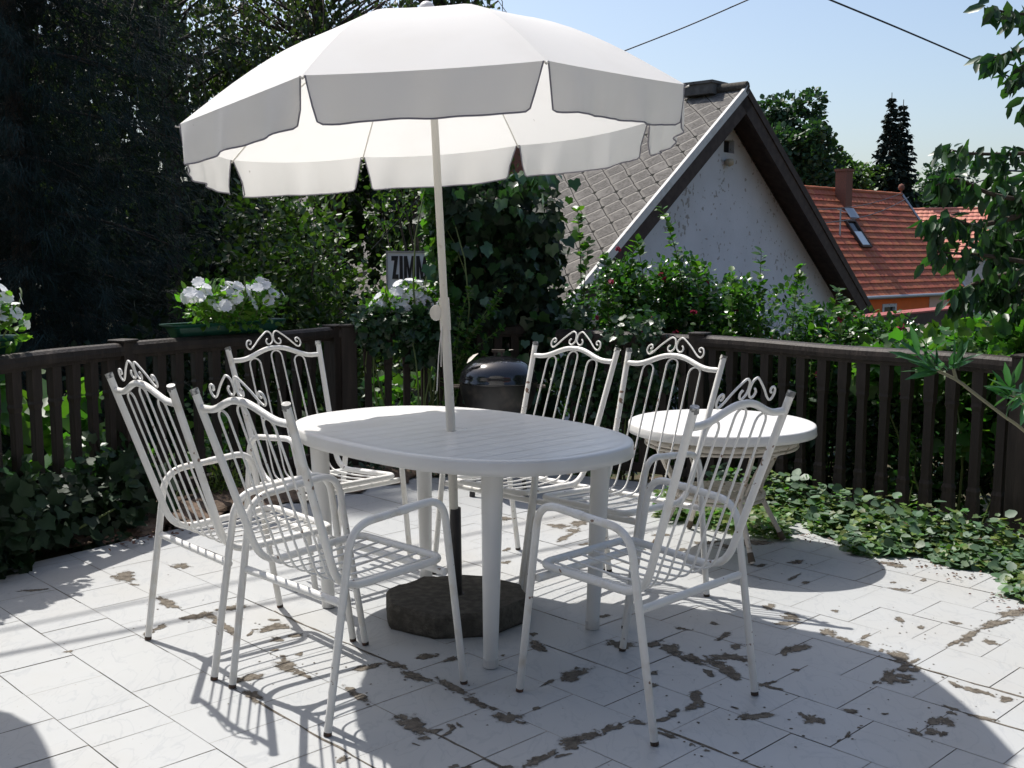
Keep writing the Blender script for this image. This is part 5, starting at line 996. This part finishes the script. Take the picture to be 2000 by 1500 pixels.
def cvl():
    u, v = random.choice([(230, 1060), (290, 1045), (360, 1030), (430, 1010)]); g = gp(u+random.gauss(0, 40), v+random.gauss(0, 8)); return (g[0], g[1], random.uniform(.004, .03))
cover('leaf_litter', 180, cvl, .03, 'oval', 'leaflitter', 'dry leaf litter on the soil at the left')
# distant trees
D_ = 'trees behind the houses'
def far(u, v, Y, rx, rz, n, size, m, label, ncl=34): c = pix(u, v, Y); return tree('distant_tree', (c[0], c[1]+.01, -2), 9, tuple(c), (rx, rx*.9, rz), ncl, rx*.36, n, size, 'round', m, label, group=D_, trunk_r=.2, bias=.35)
far(1520, 335, 60, 2.6, 4.7, 10500, .27, 'L_poplar', 'tall poplar rising behind the white gable', 46)
far(1578, 350, 58, 1.6, 2.7, 4200, .25, 'L_poplar', 'shoulder tree right of the tall poplar')
far(1645, 370, 62, 2.1, 2.7, 4600, .23, 'L_poplar2', 'light green tree left of the red roof chimney')
far(1690, 395, 66, 1.0, 1.6, 900, .22, 'L_poplar2', 'small light tree between chimney and twin tipped conifer')
far(1848, 385, 66, 1.7, 2.6, 2200, .24, 'L_poplar', 'dark round tree right of the twin tipped conifer')
far(1800, 400, 68, 1.4, 2.6, 1700, .24, 'L_poplar', 'tree close behind the right end of the red ridge')
far(1985, 470, 60, 2.2, 2.4, 1800, .25, 'L_poplar', 'dark tree at the far right, low behind the cherry leaves')
far(1930, 480, 62, 1.6, 1.6, 1200, .25, 'L_poplar', 'low tree seen through the cherry branches')
c = pix(1742, 188, 62); cc = pix(1765, 200, 62)
spruce((c[0], c[1], -3), c[2]+3.2, 2.9, 'tall dark conifer above the red roof, left of its twin', 38, 8, 22, .48, 'L_far', 'twin conifers above the red roof', droop=.9, zmin=3.5, pw=1.0, name='distant_conifer', tpl='oval')
spruce((cc[0]+.1, cc[1]+.3, -3), cc[2]+3.2, 2.4, 'dark conifer above the red roof, right hand one of the twins', 32, 9, 20, .5, 'L_far', 'twin conifers above the red roof', droop=.9, zmin=3.5, pw=1.0, name='distant_conifer', tpl='oval')

# ================================================================== CABLES
def cable(pts, r, label, m='cable', group=None, n=8):
    mb = MB(); mb.tube(spline([tuple(p) for p in pts], 6), r, n); return tag(mb.build('overhead_cable', M[m]), label, 'cable', group)
cable([pix(1150, 126, 9.5)*8.5-pix(1218, 100, 9.3)*7.5-[0, 0, 1.], pix(1150, 126, 9.5)*4-pix(1218, 100, 9.3)*3-[0, 0, .2], pix(1150, 126, 9.5), pix(1218, 100, 9.3), pix(1340, 52, 8.9), pix(1460, 0, 8.5), pix(1460, 0, 8.5)*2-pix(1340, 52, 8.9), pix(1460, 0, 8.5)*6-pix(1340, 52, 8.9)*5], .0055, 'twisted overhead cable rising from the parasol canopy to the top edge')
mb = MB(); P_ = spline([tuple(pix(1150, 126, 9.5)), tuple(pix(1218, 100, 9.3)), tuple(pix(1340, 52, 8.9)), tuple(pix(1460, 0, 8.5))], 30)
cable([pix(1622, 0, 6)*2-pix(1755, 55, 6.5), pix(1622, 0, 6), pix(1755, 55, 6.5), pix(1890, 113, 7.0), pix(1950, 140, 7.2), pix(2100, 210, 7.8), pix(2100, 210, 7.8)*9-pix(1950, 140, 7.2)*8], .0052, 'dark overhead cable running down into the cherry branches')
cable([pix(1850, 382, 40), pix(1920, 362, 38), pix(2000, 338, 36), pix(2100, 300, 34), pix(2100, 300, 34)+[25, -6, 3]], .030, 'far power line seen between cherry branches, upper', group='far power lines at the right')
cable([pix(1850, 376, 41), pix(1920, 352, 39), pix(2000, 326, 37), pix(2100, 290, 35), pix(2100, 290, 35)+[25, -6, 3]], .022, 'far power line seen between cherry branches, thinner one', group='far power lines at the right')
def shadow_cable(a, b, z, r, label):
    off = np.array([-.6428*z/math.tan(R(SUN_EL)), .766*z/math.tan(R(SUN_EL)), z]); A_, B_ = gp(*a), gp(*b); d_ = norm(B_-A_); cable([A_+off-d_*6, A_+off, B_+off, B_+off+d_*9], r, label, group='overhead cables above the view')
shadow_cable((0, 1280), (300, 1222), 4.6, .016, 'overhead cable above the view, lower of two, shading the left floor')
shadow_cable((0, 1232), (400, 1150), 5.6, .012, 'overhead cable above the view, higher of two, shading the left floor')

# ================================================================== OUTSIDE THE VIEW: unseen house and trees added to block part of the sky light
hb = empty('sky_block_house', (0, -2.6, 0), 0, 'unseen house added behind the camera to block sky light', 'house'); mb = MB(); mb.box((0, -3, 2.6), (14, 6, 5.4)); mb.build('wall', mat('low_bounce_plaster', (.13, .13, .13), .9, noise=(2, (.10, .10, .10), .4, .7)), hb)  # added sky blocker; plaster kept dark so little light bounces onto the terrace
mb = MB(); mb.prism([(-7.4, .45, 5.15), (-7.4, -3, 8.0), (-7.4, -6.5, 5.15)], (14.8, 0, 0)); mb.build('roof', M['tile_red'], hb)
mb = MB(); mb.box((1.2, .02, 1.05), (1.0, .06, 2.1)); mb.build('door', M['brown_board'], hb); mb = MB(); mb.box((-2.2, .02, 1.5), (1.3, .06, 1.2)); mb.build('window', M['glass'], hb)
tree('sky_block_tree', (7.6, 2.5, -1), 8, (7.6, 2.5, 3.6), (2.6, 2.8, 3.0), 40, 1.0, 5000, .22, 'round', 'L_poplar', 'unseen tree added right of the terrace to block sky light', trunk_r=.2)  # added trees, one each side, that only close off sky light
tree('sky_block_tree', (-6.6, 1.2, -1), 7, (-6.8, 1.0, 2.9), (2.4, 2.4, 2.4), 36, .9, 4500, .22, 'round', 'L_poplar', 'unseen tree added left of the terrace to block sky light', trunk_r=.2)

# bushy lower part of the oleander, just outside the right edge
_oc = np.array([[.25+random.uniform(-.2, .35), random.uniform(-.3, .3), z] for z in rng.uniform(.25, 1.5, 26)]); _P, _d = clumped(1500, _oc, [.18]*26)
leaves('lower_foliage', _P, _d*.5+rnd(1500, .3)+[0, 0, .6], rnd(1500, .5)+[0, -.2, .8], rng.uniform(.08, .13, 1500), 'lance', M['L_ole'], ol, 1.15)
_mb = MB()
for c in _oc[:12]: _mb.tube(limb((0, 0, 0), c), list(np.linspace(.012, .004, 7)), 6)
_mb.build('stems', M['twig'], ol)
# belt of woods on the horizon
_pts = []
for k in range(150):
    a_ = R(random.uniform(-75, 75)); d_ = random.uniform(85, 110); _pts.append((d_*math.sin(a_), d_*math.cos(a_), random.uniform(-2, 1.6)))
mass('woodland', _pts, rng.uniform(2.5, 4.2, 150), 12000, 1.3, 'L_poplar', 'belt of woods far away on the horizon')
